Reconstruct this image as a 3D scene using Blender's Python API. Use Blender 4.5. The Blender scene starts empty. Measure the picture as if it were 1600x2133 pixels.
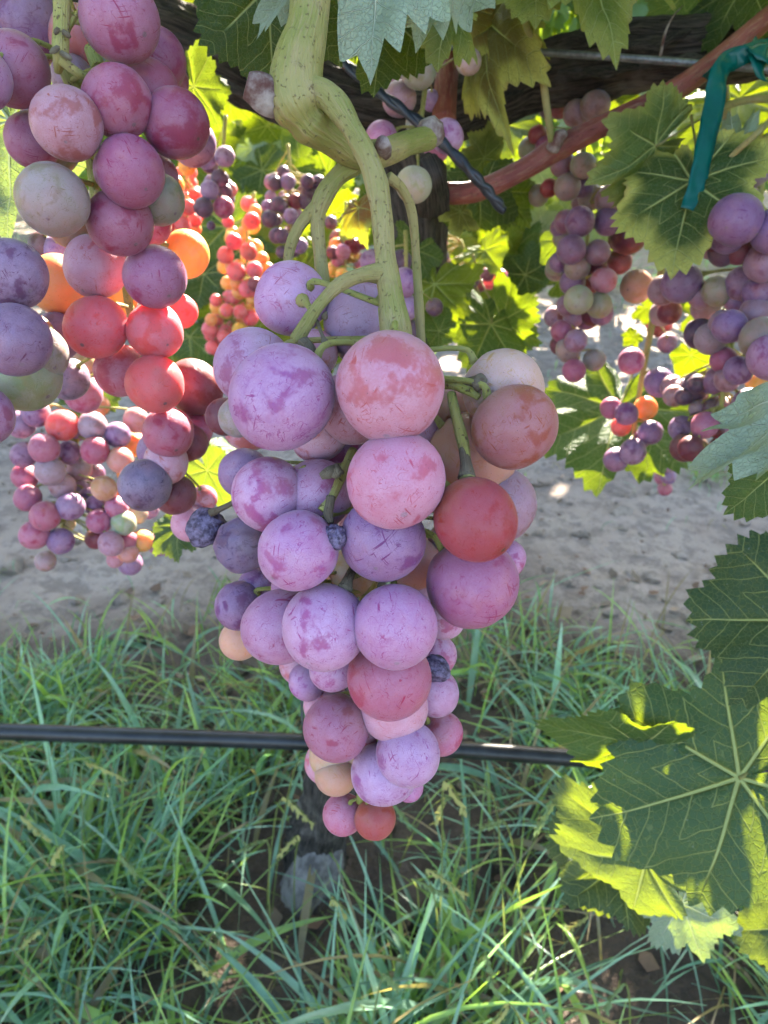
import bpy, bmesh, math, random
import numpy as np
from mathutils import Vector, Matrix, Quaternion

random.seed(7)
rng = np.random.default_rng(7)
SC = bpy.context.scene
COL = SC.collection

# ------------------------------------------------------------------ camera
F_PX, CX, CY = 2133 * 26.0 / 36.0, 800.0, 1066.5
PITCH = math.radians(28)
CAM = Vector((0, 0, 0.76))
FWD = Vector((0, math.cos(PITCH), -math.sin(PITCH)))
UPV = Vector((0, math.sin(PITCH), math.cos(PITCH)))
cd = bpy.data.cameras.new('camera')
cam = bpy.data.objects.new('camera', cd); COL.objects.link(cam)
cam.location = CAM; cam.rotation_euler = (math.pi / 2 - PITCH, 0, 0)
cd.sensor_fit = 'VERTICAL'; cd.sensor_height = 36; cd.sensor_width = 27; cd.lens = 26
cd.clip_start = 0.01; cd.clip_end = 600
cd.dof.use_dof = True; cd.dof.focus_distance = 0.185; cd.dof.aperture_fstop = 26.0 / 0.9
SC.camera = cam

# ------------------------------------------------------------------ light
SUN_EL, SUN_AZ = math.radians(31), math.radians(14)
SUNV = Vector((math.sin(SUN_AZ) * math.cos(SUN_EL), math.cos(SUN_AZ) * math.cos(SUN_EL), math.sin(SUN_EL)))
w = bpy.data.worlds.new('World'); SC.world = w; w.use_nodes = True
nt = w.node_tree
sky = nt.nodes.new('ShaderNodeTexSky'); sky.sky_type = 'NISHITA'; sky.sun_disc = False
sky.sun_elevation = SUN_EL; sky.sun_rotation = SUN_AZ
sky.air_density = 1.0; sky.dust_density = 1.5; sky.ozone_density = 1.0
nt.links.new(sky.outputs[0], nt.nodes['Background'].inputs[0])
nt.nodes['Background'].inputs[1].default_value = 0.07
sd = bpy.data.lights.new('sun', 'SUN'); sd.energy = 5.0; sd.angle = math.radians(0.53); sd.color = (1.0, 0.9, 0.75)
sun = bpy.data.objects.new('sun', sd); COL.objects.link(sun)
sun.rotation_euler = (-SUNV).to_track_quat('-Z', 'Y').to_euler()
vs = SC.view_settings
vs.view_transform = 'Standard'; vs.look = 'None'; vs.gamma = 1.0; vs.use_curve_mapping = False
vs.exposure = 3.35
SC.cycles.max_bounces = 5; SC.cycles.transmission_bounces = 5; SC.cycles.diffuse_bounces = 1
SC.cycles.sample_clamp_indirect = 6.0
SC.cycles.use_denoising = True
SC.cycles.use_adaptive_sampling = True; SC.cycles.adaptive_threshold = .02

# ------------------------------------------------------------------ helpers
def P(px, py, d):
    return CAM + FWD * d + Vector((1, 0, 0)) * ((px - CX) / F_PX * d) + UPV * (-(py - CY) / F_PX * d)

def proj(p):
    v = Vector(p) - CAM
    d = v.dot(FWD)
    if d < 1e-4: return None
    return (CX + v.x / d * F_PX, CY - v.dot(UPV) / d * F_PX, d)

def noise3(p, seed=0):
    """smooth value noise for arrays (n,3) -> n in -1..1"""
    p = np.asarray(p, float)
    i = np.floor(p).astype(np.int64); f = p - i; f = f * f * (3 - 2 * f)
    def h(a, b, c):
        n = (a * 374761393 + b * 668265263 + c * 2147483647 + seed * 974711) & 0xffffffff
        n = ((n ^ (n >> 13)) * 1274126177) & 0xffffffff
        n = (n ^ (n >> 16)) & 0xffff
        return n / 32767.5 - 1
    x, y, z = i.T; u, v, t = f.T
    def L(a, b, k): return a + (b - a) * k
    return L(L(L(h(x, y, z), h(x + 1, y, z), u), L(h(x, y + 1, z), h(x + 1, y + 1, z), u), v),
             L(L(h(x, y, z + 1), h(x + 1, y, z + 1), u), L(h(x, y + 1, z + 1), h(x + 1, y + 1, z + 1), u), v), t)

def fbm(p, oct=4, seed=0):
    p = np.asarray(p, float); s = 0; a = 1; t = 0
    for k in range(oct):
        s = s + a * noise3(p * 2 ** k, seed + k); t += a; a *= .5
    return s / t

def mesh(name, verts, faces, mat=None, attrs=None, col=None, smooth=True):
    me = bpy.data.meshes.new(name)
    me.from_pydata([tuple(v) for v in verts], [], [tuple(f) for f in faces])
    if smooth: me.polygons.foreach_set('use_smooth', [True] * len(me.polygons))
    for k, a in (attrs or {}).items():
        at = me.attributes.new(k, 'FLOAT', 'POINT'); at.data.foreach_set('value', np.asarray(a, np.float32))
    if col is not None:
        at = me.attributes.new('tint', 'FLOAT_COLOR', 'POINT')
        c = np.ones((len(verts), 4), np.float32); c[:, :3] = col
        at.data.foreach_set('color', c.ravel())
    if mat: me.materials.append(mat)
    me.update()
    return me

def ob(name, me, parent=None, loc=(0, 0, 0), rot=None, scale=1.0, color=None):
    """child meshes are given in world coordinates; parents carry only a location"""
    o = bpy.data.objects.new(name, me); COL.objects.link(o)
    loc = Vector(loc)
    if parent is not None:
        o.parent = parent
        p = parent
        while p is not None:
            loc = loc - p.location; p = p.parent
    o.location = loc
    if rot is not None:
        o.rotation_mode = 'QUATERNION'; o.rotation_quaternion = rot
    o.scale = (scale,) * 3 if isinstance(scale, (int, float)) else scale
    if color is not None: o.color = color
    return o

def thing(name, label, cat, loc=(0, 0, 0), group=None):
    o = bpy.data.objects.new(name, None); COL.objects.link(o)
    o.empty_display_size = .02
    o.location = loc; o['label'] = label; o['category'] = cat
    if group: o['group'] = group
    return o

def tag(o, label=None, cat=None, group=None, kind=None):
    if label: o['label'] = label
    if cat: o['category'] = cat
    if group: o['group'] = group
    if kind: o['kind'] = kind
    return o

def catmull(pts, n=8):
    pts = [np.array(p, float) for p in pts]
    q = [2 * pts[0] - pts[1]] + pts + [2 * pts[-1] - pts[-2]]
    out = []
    for i in range(1, len(q) - 2):
        a, b, c, d = q[i - 1:i + 3]
        for k in range(n):
            t = k / n
            out.append(.5 * (2 * b + (c - a) * t + (2 * a - 5 * b + 4 * c - d) * t * t + (3 * b - a - 3 * c + d) * t ** 3))
    out.append(pts[-1])
    return np.array(out)

class Geo:
    def __init__(s): s.v = []; s.f = []; s.al = []; s.ar = []; s.c = []; s.n = 0
    def add(s, v, f, al=None, ar=None, c=None):
        v = np.asarray(v, float)
        s.v.append(v); s.f.extend([tuple(int(i) + s.n for i in q) for q in f])
        s.al.append(np.zeros(len(v)) if al is None else al)
        s.ar.append(np.zeros(len(v)) if ar is None else ar)
        if c is not None: s.c.append(np.broadcast_to(np.asarray(c, float), (len(v), 3)))
        s.n += len(v)
    def tube(s, pts, rad, segs=10, n=8, disp=None, flat=1.0, flatdir=None, smooth_path=True, cap=True):
        pr = np.array([list(p) + [r] for p, r in zip(pts, rad)], float)
        c = catmull(pr, n) if smooth_path and len(pr) > 1 else pr
        path, r = c[:, :3], np.maximum(c[:, 3], 1e-5)
        T = np.gradient(path, axis=0); T /= np.linalg.norm(T, axis=1)[:, None] + 1e-12
        ref = np.array(flatdir if flatdir is not None else ([0, 0, 1] if abs(T[0][2]) < .9 else [1, 0, 0]), float)
        N = ref - T[0] * ref.dot(T[0]); N /= np.linalg.norm(N)
        L = np.concatenate([[0], np.cumsum(np.linalg.norm(np.diff(path, axis=0), axis=1))])
        a = np.arange(segs) / segs * 2 * math.pi
        V = []; AL = []; AR = []
        for i in range(len(path)):
            N = N - T[i] * N.dot(T[i]); N /= np.linalg.norm(N) + 1e-12
            B = np.cross(T[i], N)
            rr = np.full(segs, r[i])
            if disp is not None: rr = rr * (1 + disp(L[i], a))
            V.append(path[i] + np.outer(np.cos(a) * rr * flat, N) + np.outer(np.sin(a) * rr, B))
            AL.append(np.full(segs, L[i])); AR.append(a)
        m = len(path)
        V = np.concatenate(V); Fc = []
        for i in range(m - 1):
            for k in range(segs):
                k2 = (k + 1) % segs
                Fc.append((i * segs + k, i * segs + k2, (i + 1) * segs + k2, (i + 1) * segs + k))
        if cap:
            Fc.append(tuple(range(segs - 1, -1, -1))); Fc.append(tuple((m - 1) * segs + k for k in range(segs)))
        s.add(V, Fc, np.concatenate(AL), np.concatenate(AR))
        return s
    def build(s, name, mat):
        return mesh(name, np.concatenate(s.v), s.f, mat, {'along': np.concatenate(s.al), 'arc': np.cos(np.concatenate(s.ar)), 'ars': np.sin(np.concatenate(s.ar))},
                    np.concatenate(s.c) if s.c else None)

# ------------------------------------------------------------------ node helper
class NB:
    def __init__(s, name):
        s.m = bpy.data.materials.new(name); s.m.use_nodes = True
        s.t = s.m.node_tree
        s.out = s.t.nodes['Material Output']; s.p = s.t.nodes['Principled BSDF']
    def n(s, typ, **kw):
        o = s.t.nodes.new('ShaderNode' + typ)
        for k, v in kw.items(): setattr(o, k, v)
        return o
    def set(s, sock, v):
        if isinstance(v, bpy.types.NodeSocket): s.t.links.new(v, sock)
        elif isinstance(v, (tuple, list)) and sock.type == 'RGBA' and len(v) == 3: sock.default_value = (*v, 1)
        else: sock.default_value = v
    def math(s, op, a, b=None, c=None, clamp=False):
        o = s.n('Math', operation=op); o.use_clamp = clamp
        for i, v in enumerate((a, b, c)):
            if v is not None: s.set(o.inputs[i], v)
        return o.outputs[0]
    def vmath(s, op, a, b=None, scale=None):
        o = s.n('VectorMath', operation=op)
        s.set(o.inputs[0], a)
        if b is not None: s.set(o.inputs[1], b)
        if scale is not None: s.set(o.inputs['Scale'], scale)
        return o.outputs['Value'] if op in ('LENGTH', 'DISTANCE', 'DOT_PRODUCT') else o.outputs[0]
    def noise(s, vec, scale=5, detail=3, rough=.5, dist=0):
        o = s.n('TexNoise'); s.set(o.inputs['Vector'], vec)
        o.inputs['Scale'].default_value = scale; o.inputs['Detail'].default_value = detail
        o.inputs['Roughness'].default_value = rough; o.inputs['Distortion'].default_value = dist
        return o.outputs['Fac']
    def ramp(s, v, a, b, lo=0., hi=1.):
        o = s.n('MapRange', interpolation_type='SMOOTHSTEP'); s.set(o.inputs['Value'], v)
        for i, x in zip(('From Min', 'From Max', 'To Min', 'To Max'), (a, b, lo, hi)): s.set(o.inputs[i], x)
        return o.outputs[0]
    def mix(s, f, a, b, mode='MIX'):
        o = s.n('Mix', data_type='RGBA', blend_type=mode)
        s.set(o.inputs[0], f); s.set(o.inputs[6], a); s.set(o.inputs[7], b)
        return o.outputs[2]
    def mapping(s, vec, scale=(1, 1, 1), rot=(0, 0, 0)):
        o = s.n('Mapping'); s.set(o.inputs['Vector'], vec); o.inputs['Scale'].default_value = scale; o.inputs['Rotation'].default_value = rot
        return o.outputs[0]
    def bump(s, h, strength=.3, dist=.001):
        o = s.n('Bump'); o.inputs['Strength'].default_value = strength; o.inputs['Distance'].default_value = dist
        s.set(o.inputs['Height'], h); return o.outputs[0]
    def attr(s, name):
        o = s.n('Attribute'); o.attribute_name = name; return o
    def mixsh(s, f, a, b):
        o = s.n('MixShader'); s.set(o.inputs[0], f); s.t.links.new(a, o.inputs[1]); s.t.links.new(b, o.inputs[2]); return o.outputs[0]
    def final(s, sh): s.t.links.new(sh, s.out.inputs['Surface']); return s.m

# ------------------------------------------------------------------ materials
def mat_berry():
    b = NB('grape_skin')
    tc = b.n('TexCoord'); oi = b.n('ObjectInfo')
    off = b.math('MULTIPLY', oi.outputs['Random'], 61.0)
    comb = b.n('CombineXYZ'); b.set(comb.inputs[0], off); b.set(comb.inputs[1], b.math('MULTIPLY', off, 1.7)); b.set(comb.inputs[2], b.math('MULTIPLY', off, .6))
    o = tc.outputs['Object']
    p = b.vmath('ADD', o, comb.outputs[0])
    # skin colour: broad drift in ripeness
    drift = b.noise(p, 1.1, 2)
    col = oi.outputs['Color']
    skin = b.mix(b.ramp(drift, .54, .78, 0, .30), col, (0.55, 0.20, 0.10))
    skin = b.mix(b.ramp(drift, .48, .25, 0, .35), skin, b.mix(.5, col, (0.16, 0.02, 0.08)))
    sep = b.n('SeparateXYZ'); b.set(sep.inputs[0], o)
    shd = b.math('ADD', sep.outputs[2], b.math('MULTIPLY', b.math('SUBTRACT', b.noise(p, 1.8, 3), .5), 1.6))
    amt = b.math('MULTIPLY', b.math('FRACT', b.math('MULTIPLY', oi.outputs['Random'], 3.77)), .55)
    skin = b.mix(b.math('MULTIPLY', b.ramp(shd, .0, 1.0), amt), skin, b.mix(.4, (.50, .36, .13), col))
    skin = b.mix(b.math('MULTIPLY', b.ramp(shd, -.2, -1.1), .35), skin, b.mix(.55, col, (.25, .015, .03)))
    fine = b.noise(p, 26, 4, .65)
    # scuffs where the bloom is rubbed away
    n1 = b.noise(p, 1.45, 2, .5, .4)
    n2 = b.noise(p, 13, 5, .7)
    rnd2 = b.math('FRACT', b.math('MULTIPLY', oi.outputs['Random'], 7.31))
    rag = b.math('ADD', b.math('ADD', n1, b.math('MULTIPLY', b.math('SUBTRACT', n2, .5), .34)), b.math('MULTIPLY', b.math('SUBTRACT', rnd2, .5), .13))
    scuff = b.ramp(rag, .56, .69)
    # scratches: thin streaks in three directions, only in parts of the berry
    scr = None
    for sc, ro, th in (((24, 1.1, 1.4), (.3, .5, .2), .70), ((1.2, 20, 1.0), (1.1, .2, .9), .705)):
        s_ = b.ramp(b.noise(b.mapping(p, sc, ro), 1, 2, .5), th - .065, th - .02)
        scr = s_ if scr is None else b.math('MAXIMUM', scr, s_)
    scr = b.math('MULTIPLY', scr, b.ramp(b.noise(p, 1.9, 1), .52, .62))
    for sc2, msk in ((2.6, 1.4), (4.1, 2.3)):      # long curved hairlines
        hn = b.math('ABSOLUTE', b.math('SUBTRACT', b.noise(b.vmath('ADD', p, (sc2, 3.1, 1.7)), sc2, 2, .45, .8), .5))
        hl = b.math('MULTIPLY', b.ramp(hn, .010, .003), b.ramp(b.noise(p, msk + 1.5, 2), .46, .54))
        scr = b.math('MAXIMUM', scr, b.math('MULTIPLY', hl, .8))
    # speckles
    vo = b.n('TexVoronoi', feature='F1'); b.set(vo.inputs['Vector'], p); vo.inputs['Scale'].default_value = 17
    rad = b.math('MULTIPLY', b.vmath('DOT_PRODUCT', vo.outputs['Color'], (1, 0, 0)), .24)
    spk = b.math('LESS_THAN', vo.outputs['Distance'], b.math('SUBTRACT', rad, .06))
    spk = b.math('MULTIPLY', spk, b.ramp(b.math('SUBTRACT', b.noise(p, 2.2, 2), b.math('MULTIPLY', sep.outputs[2], .16)), .42, .60))
    # scar at the blossom end
    dsc = b.vmath('DISTANCE', o, (0, 0, -1.0))
    scar = b.ramp(dsc, .085, .05)
    halo = b.ramp(dsc, .30, .08, 0, .35)
    worn = b.math('MAXIMUM', b.math('MAXIMUM', b.math('MULTIPLY', scuff, .72), b.math('MULTIPLY', scr, .95)), b.math('MULTIPLY', spk, .6))
    blo = b.math('MULTIPLY', oi.outputs['Alpha'], b.math('SUBTRACT', 1.0, worn))
    blo = b.math('MULTIPLY', blo, b.ramp(fine, .25, .75, .78, 1.12), clamp=True)
    blo = b.math('MULTIPLY', blo, b.ramp(b.noise(p, 2.6, 3), .3, .7, .82, 1.08), clamp=True)
    skin = b.mix(b.math('MULTIPLY', spk, .75), skin, (.05, .012, .02))
    skin = b.mix(b.math('MAXIMUM', scar, b.math('MULTIPLY', halo, .5)), skin, (.10, .035, .02))
    bl_col = b.mix(.45, (.69, .49, .71), b.mix(.36, col, (.95, .80, .92)))
    hgt = b.math('SUBTRACT', b.math('MULTIPLY', fine, .5), b.math('MULTIPLY', b.math('MAXIMUM', scr, scar), .6))
    nrm = b.bump(hgt, .35, .0004)
    pr = b.p
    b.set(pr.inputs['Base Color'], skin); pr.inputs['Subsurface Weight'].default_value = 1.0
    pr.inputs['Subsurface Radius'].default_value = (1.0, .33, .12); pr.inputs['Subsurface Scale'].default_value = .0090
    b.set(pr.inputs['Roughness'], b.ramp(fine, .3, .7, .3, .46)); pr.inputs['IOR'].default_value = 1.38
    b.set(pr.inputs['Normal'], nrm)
    d = b.n('BsdfPrincipled'); b.set(d.inputs['Base Color'], bl_col); b.set(d.inputs['Normal'], nrm)
    d.inputs['Roughness'].default_value = .5; d.inputs['Specular IOR Level'].default_value = .35
    d.inputs['Sheen Weight'].default_value = .35; d.inputs['Sheen Roughness'].default_value = .35; d.inputs['Sheen Tint'].default_value = (.86, .78, 1, 1)
    return b.final(b.mixsh(blo, pr.outputs[0], d.outputs[0]))

def mat_raisin():
    b = NB('shrivelled_skin')
    tc = b.n('TexCoord'); n = b.noise(tc.outputs['Object'], 2.5, 5, .7)
    b.set(b.p.inputs['Base Color'], b.mix(b.ramp(n, .35, .65), (.03, .015, .04), (.20, .16, .27)))
    b.p.inputs['Roughness'].default_value = .6
    b.set(b.p.inputs['Normal'], b.bump(b.noise(tc.outputs['Object'], 4, 3, .6), .4, .001))
    return b.final(b.p.outputs[0])

def mat_leaf(name, under=(.33, .40, .29), vein=(.42, .46, .16), dust=.25, trans=.19):
    b = NB(name)
    tc = b.n('TexCoord'); oi = b.n('ObjectInfo'); geo = b.n('NewGeometry')
    u = b.attr('vein_u').outputs['Fac']; v = b.attr('vein_v').outputs['Fac']; e = b.attr('edge').outputs['Fac']
    off = b.math('MULTIPLY', oi.outputs['Random'], 37.0)
    p = b.vmath('ADD', tc.outputs['Object'], b.n('CombineXYZ').outputs[0])
    cx = b.n('CombineXYZ'); b.set(cx.inputs[0], off); b.set(cx.inputs[1], off)
    p = b.vmath('ADD', tc.outputs['Object'], cx.outputs[0])
    au = b.math('ABSOLUTE', u)
    wob = b.math('MULTIPLY', b.math('SUBTRACT', b.noise(p, 4, 2), .5), .10)
    wid = b.ramp(v, 0, 1.0, .016, .004)
    main = b.ramp(b.math('DIVIDE', au, wid), 1.3, .6)
    q = b.math('MULTIPLY', b.math('ADD', b.math('SUBTRACT', v, b.math('MULTIPLY', au, .85)), wob), 7.0)
    fr = b.math('ABSOLUTE', b.math('SUBTRACT', b.math('FRACT', q), .5))
    sec = b.math('MULTIPLY', b.ramp(fr, .445, .485), b.ramp(v, .02, .12))
    vo = b.n('TexVoronoi', feature='DISTANCE_TO_EDGE'); b.set(vo.inputs['Vector'], p); vo.inputs['Scale'].default_value = 24
    ter = b.ramp(vo.outputs['Distance'], .07, .015)
    net = b.math('MAXIMUM', b.math('MAXIMUM', main, b.math('MULTIPLY', sec, .75)), b.math('MULTIPLY', ter, .28))
    blot = b.noise(p, 3.2, 4, .6)
    base = oi.outputs['Color']
    base = b.mix(b.ramp(blot, .35, .7, 0, .4), base, b.mix(.25, base, (.10, .15, .02)))
    # ageing margin: yellow then brown towards the toothed edge
    yel = b.math('MULTIPLY', oi.outputs['Alpha'], b.ramp(b.math('ADD', e, b.math('MULTIPLY', b.math('SUBTRACT', blot, .5), .55)), .62, .96))
    base = b.mix(yel, base, (.42, .40, .10))
    base = b.mix(b.math('MULTIPLY', oi.outputs['Alpha'], b.ramp(b.math('ADD', e, b.math('MULTIPLY', b.math('SUBTRACT', blot, .5), .4)), .95, 1.08, 0, .8)), base, (.30, .17, .08))
    top = b.mix(b.math('MULTIPLY', net, .75), base, vein)
    spots = b.ramp(b.noise(p, 38, 3, .7), .66, .74, 0, dust)
    top = b.mix(spots, top, (.45, .47, .42))
    und = b.mix(b.math('MULTIPLY', net, .7), b.mix(.3, under, base), (.60, .64, .46))
    und = b.mix(yel, und, (.45, .42, .2))
    colr = b.mix(geo.outputs['Backfacing'], top, und)
    h = b.math('SUBTRACT', b.math('MULTIPLY', b.noise(p, 22, 3), .35), b.math('MULTIPLY', net, .9))
    nrm = b.bump(h, .8, .0022)
    b.set(b.p.inputs['Base Color'], colr); b.p.inputs['Roughness'].default_value = .52
    b.p.inputs['Specular IOR Level'].default_value = .18
    b.set(b.p.inputs['Normal'], nrm)
    tr = b.n('BsdfTranslucent')
    tcol = b.mix(1.0, b.mix(.55, base, (.36, .42, .002)), (1.9, 2.0, .4), 'MULTIPLY')
    tcol = b.mix(b.math('MULTIPLY', net, .45), tcol, (.30, .26, .03))
    b.set(tr.inputs['Color'], tcol); b.set(tr.inputs['Normal'], nrm)
    return b.final(b.mixsh(trans, b.p.outputs[0], tr.outputs[0]))

def mat_stem(name, c1, c2, spots=(.10, .05, .03), rough=.5, freck=.5, sss=.0):
    b = NB(name)
    tc = b.n('TexCoord'); al = b.attr('along').outputs['Fac']; ac = b.attr('arc').outputs['Fac']; as_ = b.attr('ars').outputs['Fac']
    o = tc.outputs['Object']
    cv = b.n('CombineXYZ'); b.set(cv.inputs[0], b.math('MULTIPLY', al, 60)); b.set(cv.inputs[1], b.math('MULTIPLY', as_, 2.5)); b.set(cv.inputs[2], b.math('MULTIPLY', ac, 2.5))
    str_ = b.noise(cv.outputs[0], 2.2, 4, .6)
    big = b.noise(o, 55, 3)
    c = b.mix(b.ramp(big, .32, .66), c1, c2)
    c = b.mix(b.ramp(str_, .48, .7, 0, .55), c, b.mix(.6, c2, (.42, .30, .17)))
    c = b.mix(b.ramp(b.noise(o, 180, 4, .7), .55, .72, 0, .45), c, (.20, .13, .06))
    sp = b.ramp(b.noise(o, 900, 2), .62, .70, 0, freck)
    c = b.mix(sp, c, spots)
    b.set(b.p.inputs['Base Color'], c); b.p.inputs['Roughness'].default_value = rough
    b.set(b.p.inputs['Normal'], b.bump(b.math('ADD', str_, b.math('MULTIPLY', sp, .8)), .8, .0012))
    if sss:
        b.p.inputs['Subsurface Weight'].default_value = sss; b.p.inputs['Subsurface Radius'].default_value = (1, .8, .2); b.p.inputs['Subsurface Scale'].default_value = .002
    return b.final(b.p.outputs[0])

def mat_bark():
    b = NB('shaggy_bark')
    al = b.attr('along').outputs['Fac']; ac = b.attr('arc').outputs['Fac']; as_ = b.attr('ars').outputs['Fac']; tc = b.n('TexCoord')
    cv = b.n('CombineXYZ'); b.set(cv.inputs[0], b.math('MULTIPLY', al, 14)); b.set(cv.inputs[1], b.math('MULTIPLY', as_, 4)); b.set(cv.inputs[2], b.math('MULTIPLY', ac, 4))
    s = b.noise(cv.outputs[0], 3.4, 6, .7, .5); g = b.noise(tc.outputs['Object'], 28, 4, .6)
    c = b.mix(b.ramp(s, .36, .64), (.010, .008, .007), (.13, .105, .088))
    c = b.mix(b.ramp(g, .5, .72, 0, .55), c, (.27, .24, .22))
    b.set(b.p.inputs['Base Color'], c); b.p.inputs['Roughness'].default_value = .85
    b.set(b.p.inputs['Normal'], b.bump(s, 1.0, .006))
    return b.final(b.p.outputs[0])

def mat_soil():
    b = NB('dry_soil'); tc = b.n('TexCoord'); o = tc.outputs['Object']
    n1 = b.noise(o, 3.0, 5, .6); n2 = b.noise(o, 26, 6, .72); n3 = b.noise(o, 120, 4, .7)
    c = b.mix(b.ramp(n1, .3, .7), (.40, .30, .235), (.52, .42, .345))
    c = b.mix(b.ramp(n2, .55, .40, 0, .55), c, (.17, .135, .115))
    c = b.mix(b.ramp(n3, .58, .75, 0, .5), c, (.52, .47, .43))
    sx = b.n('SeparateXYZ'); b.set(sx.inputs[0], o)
    row_shade = b.ramp(b.math('ADD', sx.outputs[1], b.math('MULTIPLY', b.math('SUBTRACT', n1, .5), .7)), 1.25, .85, 0, .9)  # shade among the grass under the vines, painted into the soil colour
    c = b.mix(row_shade, c, b.mix(1.0, c, (.17, .15, .135), 'MULTIPLY'))
    b.set(b.p.inputs['Base Color'], c); b.p.inputs['Roughness'].default_value = .95
    b.set(b.p.inputs['Normal'], b.bump(b.math('ADD', b.math('MULTIPLY', n2, 1.2), b.math('MULTIPLY', n3, .5)), .9, .02))
    return b.final(b.p.outputs[0])

def mat_tint(name, rough=.45, trans=.4, spec=.5, tmul=(1.6, 1.7, .6)):
    b = NB(name); c = b.attr('tint').outputs['Color']
    n = b.noise(b.n('TexCoord').outputs['Object'], 60, 3)
    c = b.mix(b.ramp(n, .3, .7, 0, .35), c, b.mix(.6, c, (0, 0, 0)))
    b.set(b.p.inputs['Base Color'], c); b.p.inputs['Roughness'].default_value = rough; b.p.inputs['Specular IOR Level'].default_value = spec
    if not trans: return b.final(b.p.outputs[0])
    t = b.n('BsdfTranslucent'); b.set(t.inputs['Color'], b.mix(1.0, c, tmul, 'MULTIPLY'))
    return b.final(b.mixsh(trans, b.p.outputs[0], t.outputs[0]))

def mat_plain(name, c, rough=.5, c2=None, scale=40, trans=0, metal=0, bump=.2):
    b = NB(name); o = b.n('TexCoord').outputs['Object']
    n = b.noise(o, scale, 5, .65)
    colr = b.mix(b.ramp(n, .35, .68), c, c2 or tuple(x * .6 for x in c))
    b.set(b.p.inputs['Base Color'], colr); b.p.inputs['Roughness'].default_value = rough; b.p.inputs['Metallic'].default_value = metal
    b.set(b.p.inputs['Normal'], b.bump(n, bump, .001))
    if trans:
        t = b.n('BsdfTranslucent'); b.set(t.inputs['Color'], colr)
        return b.final(b.mixsh(trans, b.p.outputs[0], t.outputs[0]))
    return b.final(b.p.outputs[0])

def mat_far_leaf():
    b = NB('canopy_leaf'); oi = b.n('ObjectInfo'); n = b.noise(b.n('TexCoord').outputs['Object'], 9, 2)
    c = b.mix(b.ramp(n, .3, .7), oi.outputs['Color'], b.mix(.5, oi.outputs['Color'], (.10, .15, .03)))
    b.set(b.p.inputs['Base Color'], c); b.p.inputs['Roughness'].default_value = .5
    t = b.n('BsdfTranslucent'); b.set(t.inputs['Color'], b.mix(1.0, b.mix(.6, c, (.3, .38, .01)), (2, 2, .8), 'MULTIPLY'))
    return b.final(b.mixsh(.3, b.p.outputs[0], t.outputs[0]))
M_BERRY = mat_berry(); M_RAISIN = mat_raisin()
M_FARLEAF = mat_far_leaf(); M_LEAF = mat_leaf('vine_leaf'); M_LEAFD = mat_leaf('vine_leaf_dusty', dust=.6, trans=.14)
M_STEM = mat_stem('green_stem', (.23, .24, .05), (.37, .30, .11), sss=.2)
M_RACHIS = mat_stem('rachis_stem', (.34, .36, .08), (.42, .36, .12), freck=.8, sss=.4)
M_WOODY = mat_stem('corky_pedicel', (.12, .09, .06), (.24, .20, .13), rough=.8)
M_CANE = mat_stem('red_cane', (.18, .035, .028), (.27, .07, .05), spots=(.05, .015, .012), rough=.45)
M_BARK = mat_bark(); M_SOIL = mat_soil()
M_GRASS = mat_tint('grass_blade', rough=.30, trans=.34, spec=.7)
M_SEED = mat_tint('grass_seed', rough=.7, trans=.3, tmul=(1.2, 1.2, .8))
M_LITTER = mat_tint('leaf_litter', rough=.9, trans=0)
M_CUT = mat_plain('dried_cut_wood', (.10, .035, .025), .8, (.40, .34, .30), 110, bump=.8)
M_HOSE = mat_plain('black_hose', (.006, .007, .009), .35, (.022, .025, .03), 30)
M_WIRE = mat_plain('galvanised_wire', (.22, .23, .24), .5, (.12, .125, .13), 300, metal=.6)
M_TAPE = mat_plain('teal_tape', (.0, .145, .115), .3, (.0, .11, .095), 60, trans=.35)
M_KNOB = mat_plain('weathered_root', (.32, .29, .27), .9, (.10, .085, .08), 45, bump=1.0)
M_TIE = mat_plain('black_tie', (.012, .015, .022), .35, (.03, .035, .045), 120)

# ------------------------------------------------------------------ ground
def ground_h(x, y):
    p = np.stack([np.asarray(x, float), np.asarray(y, float), np.zeros_like(np.asarray(x, float))], -1)
    near = np.exp(-((np.hypot(p[..., 0], p[..., 1] - 1.5)) / 6.0) ** 2)
    sh = p.reshape(-1, 3)
    h = .020 * fbm(sh * [2.2, 2.2, 1], 3, 3) + .010 * fbm(sh * 11, 3, 9) + .006 * np.abs(fbm(sh * 30, 2, 21))
    berm = .02 * np.exp(-((sh[:, 1] - .62) / .35) ** 2)
    return (h.reshape(near.shape) * near + berm.reshape(near.shape)) - .02
def axis(c, half, n, k):
    t = np.linspace(-1, 1, n); return c + half * np.sinh(k * t) / np.sinh(k)
gx = axis(0.05, 260, 300, 7.6); gy = axis(1.3, 260, 340, 7.4)
GX, GY = np.meshgrid(gx, gy)
GZ = ground_h(GX, GY)
gv = np.stack([GX.ravel(), GY.ravel(), GZ.ravel()], 1)
nx, ny = len(gx), len(gy)
ii = np.arange((ny - 1) * nx).reshape(ny - 1, nx)[:, :-1].ravel()
gf = np.stack([ii, ii + 1, ii + 1 + nx, ii + nx], 1)
g = ob('ground', mesh('ground', gv, gf.tolist(), M_SOIL)); tag(g, 'dry grey brown soil of the vineyard row', kind='structure')

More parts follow.
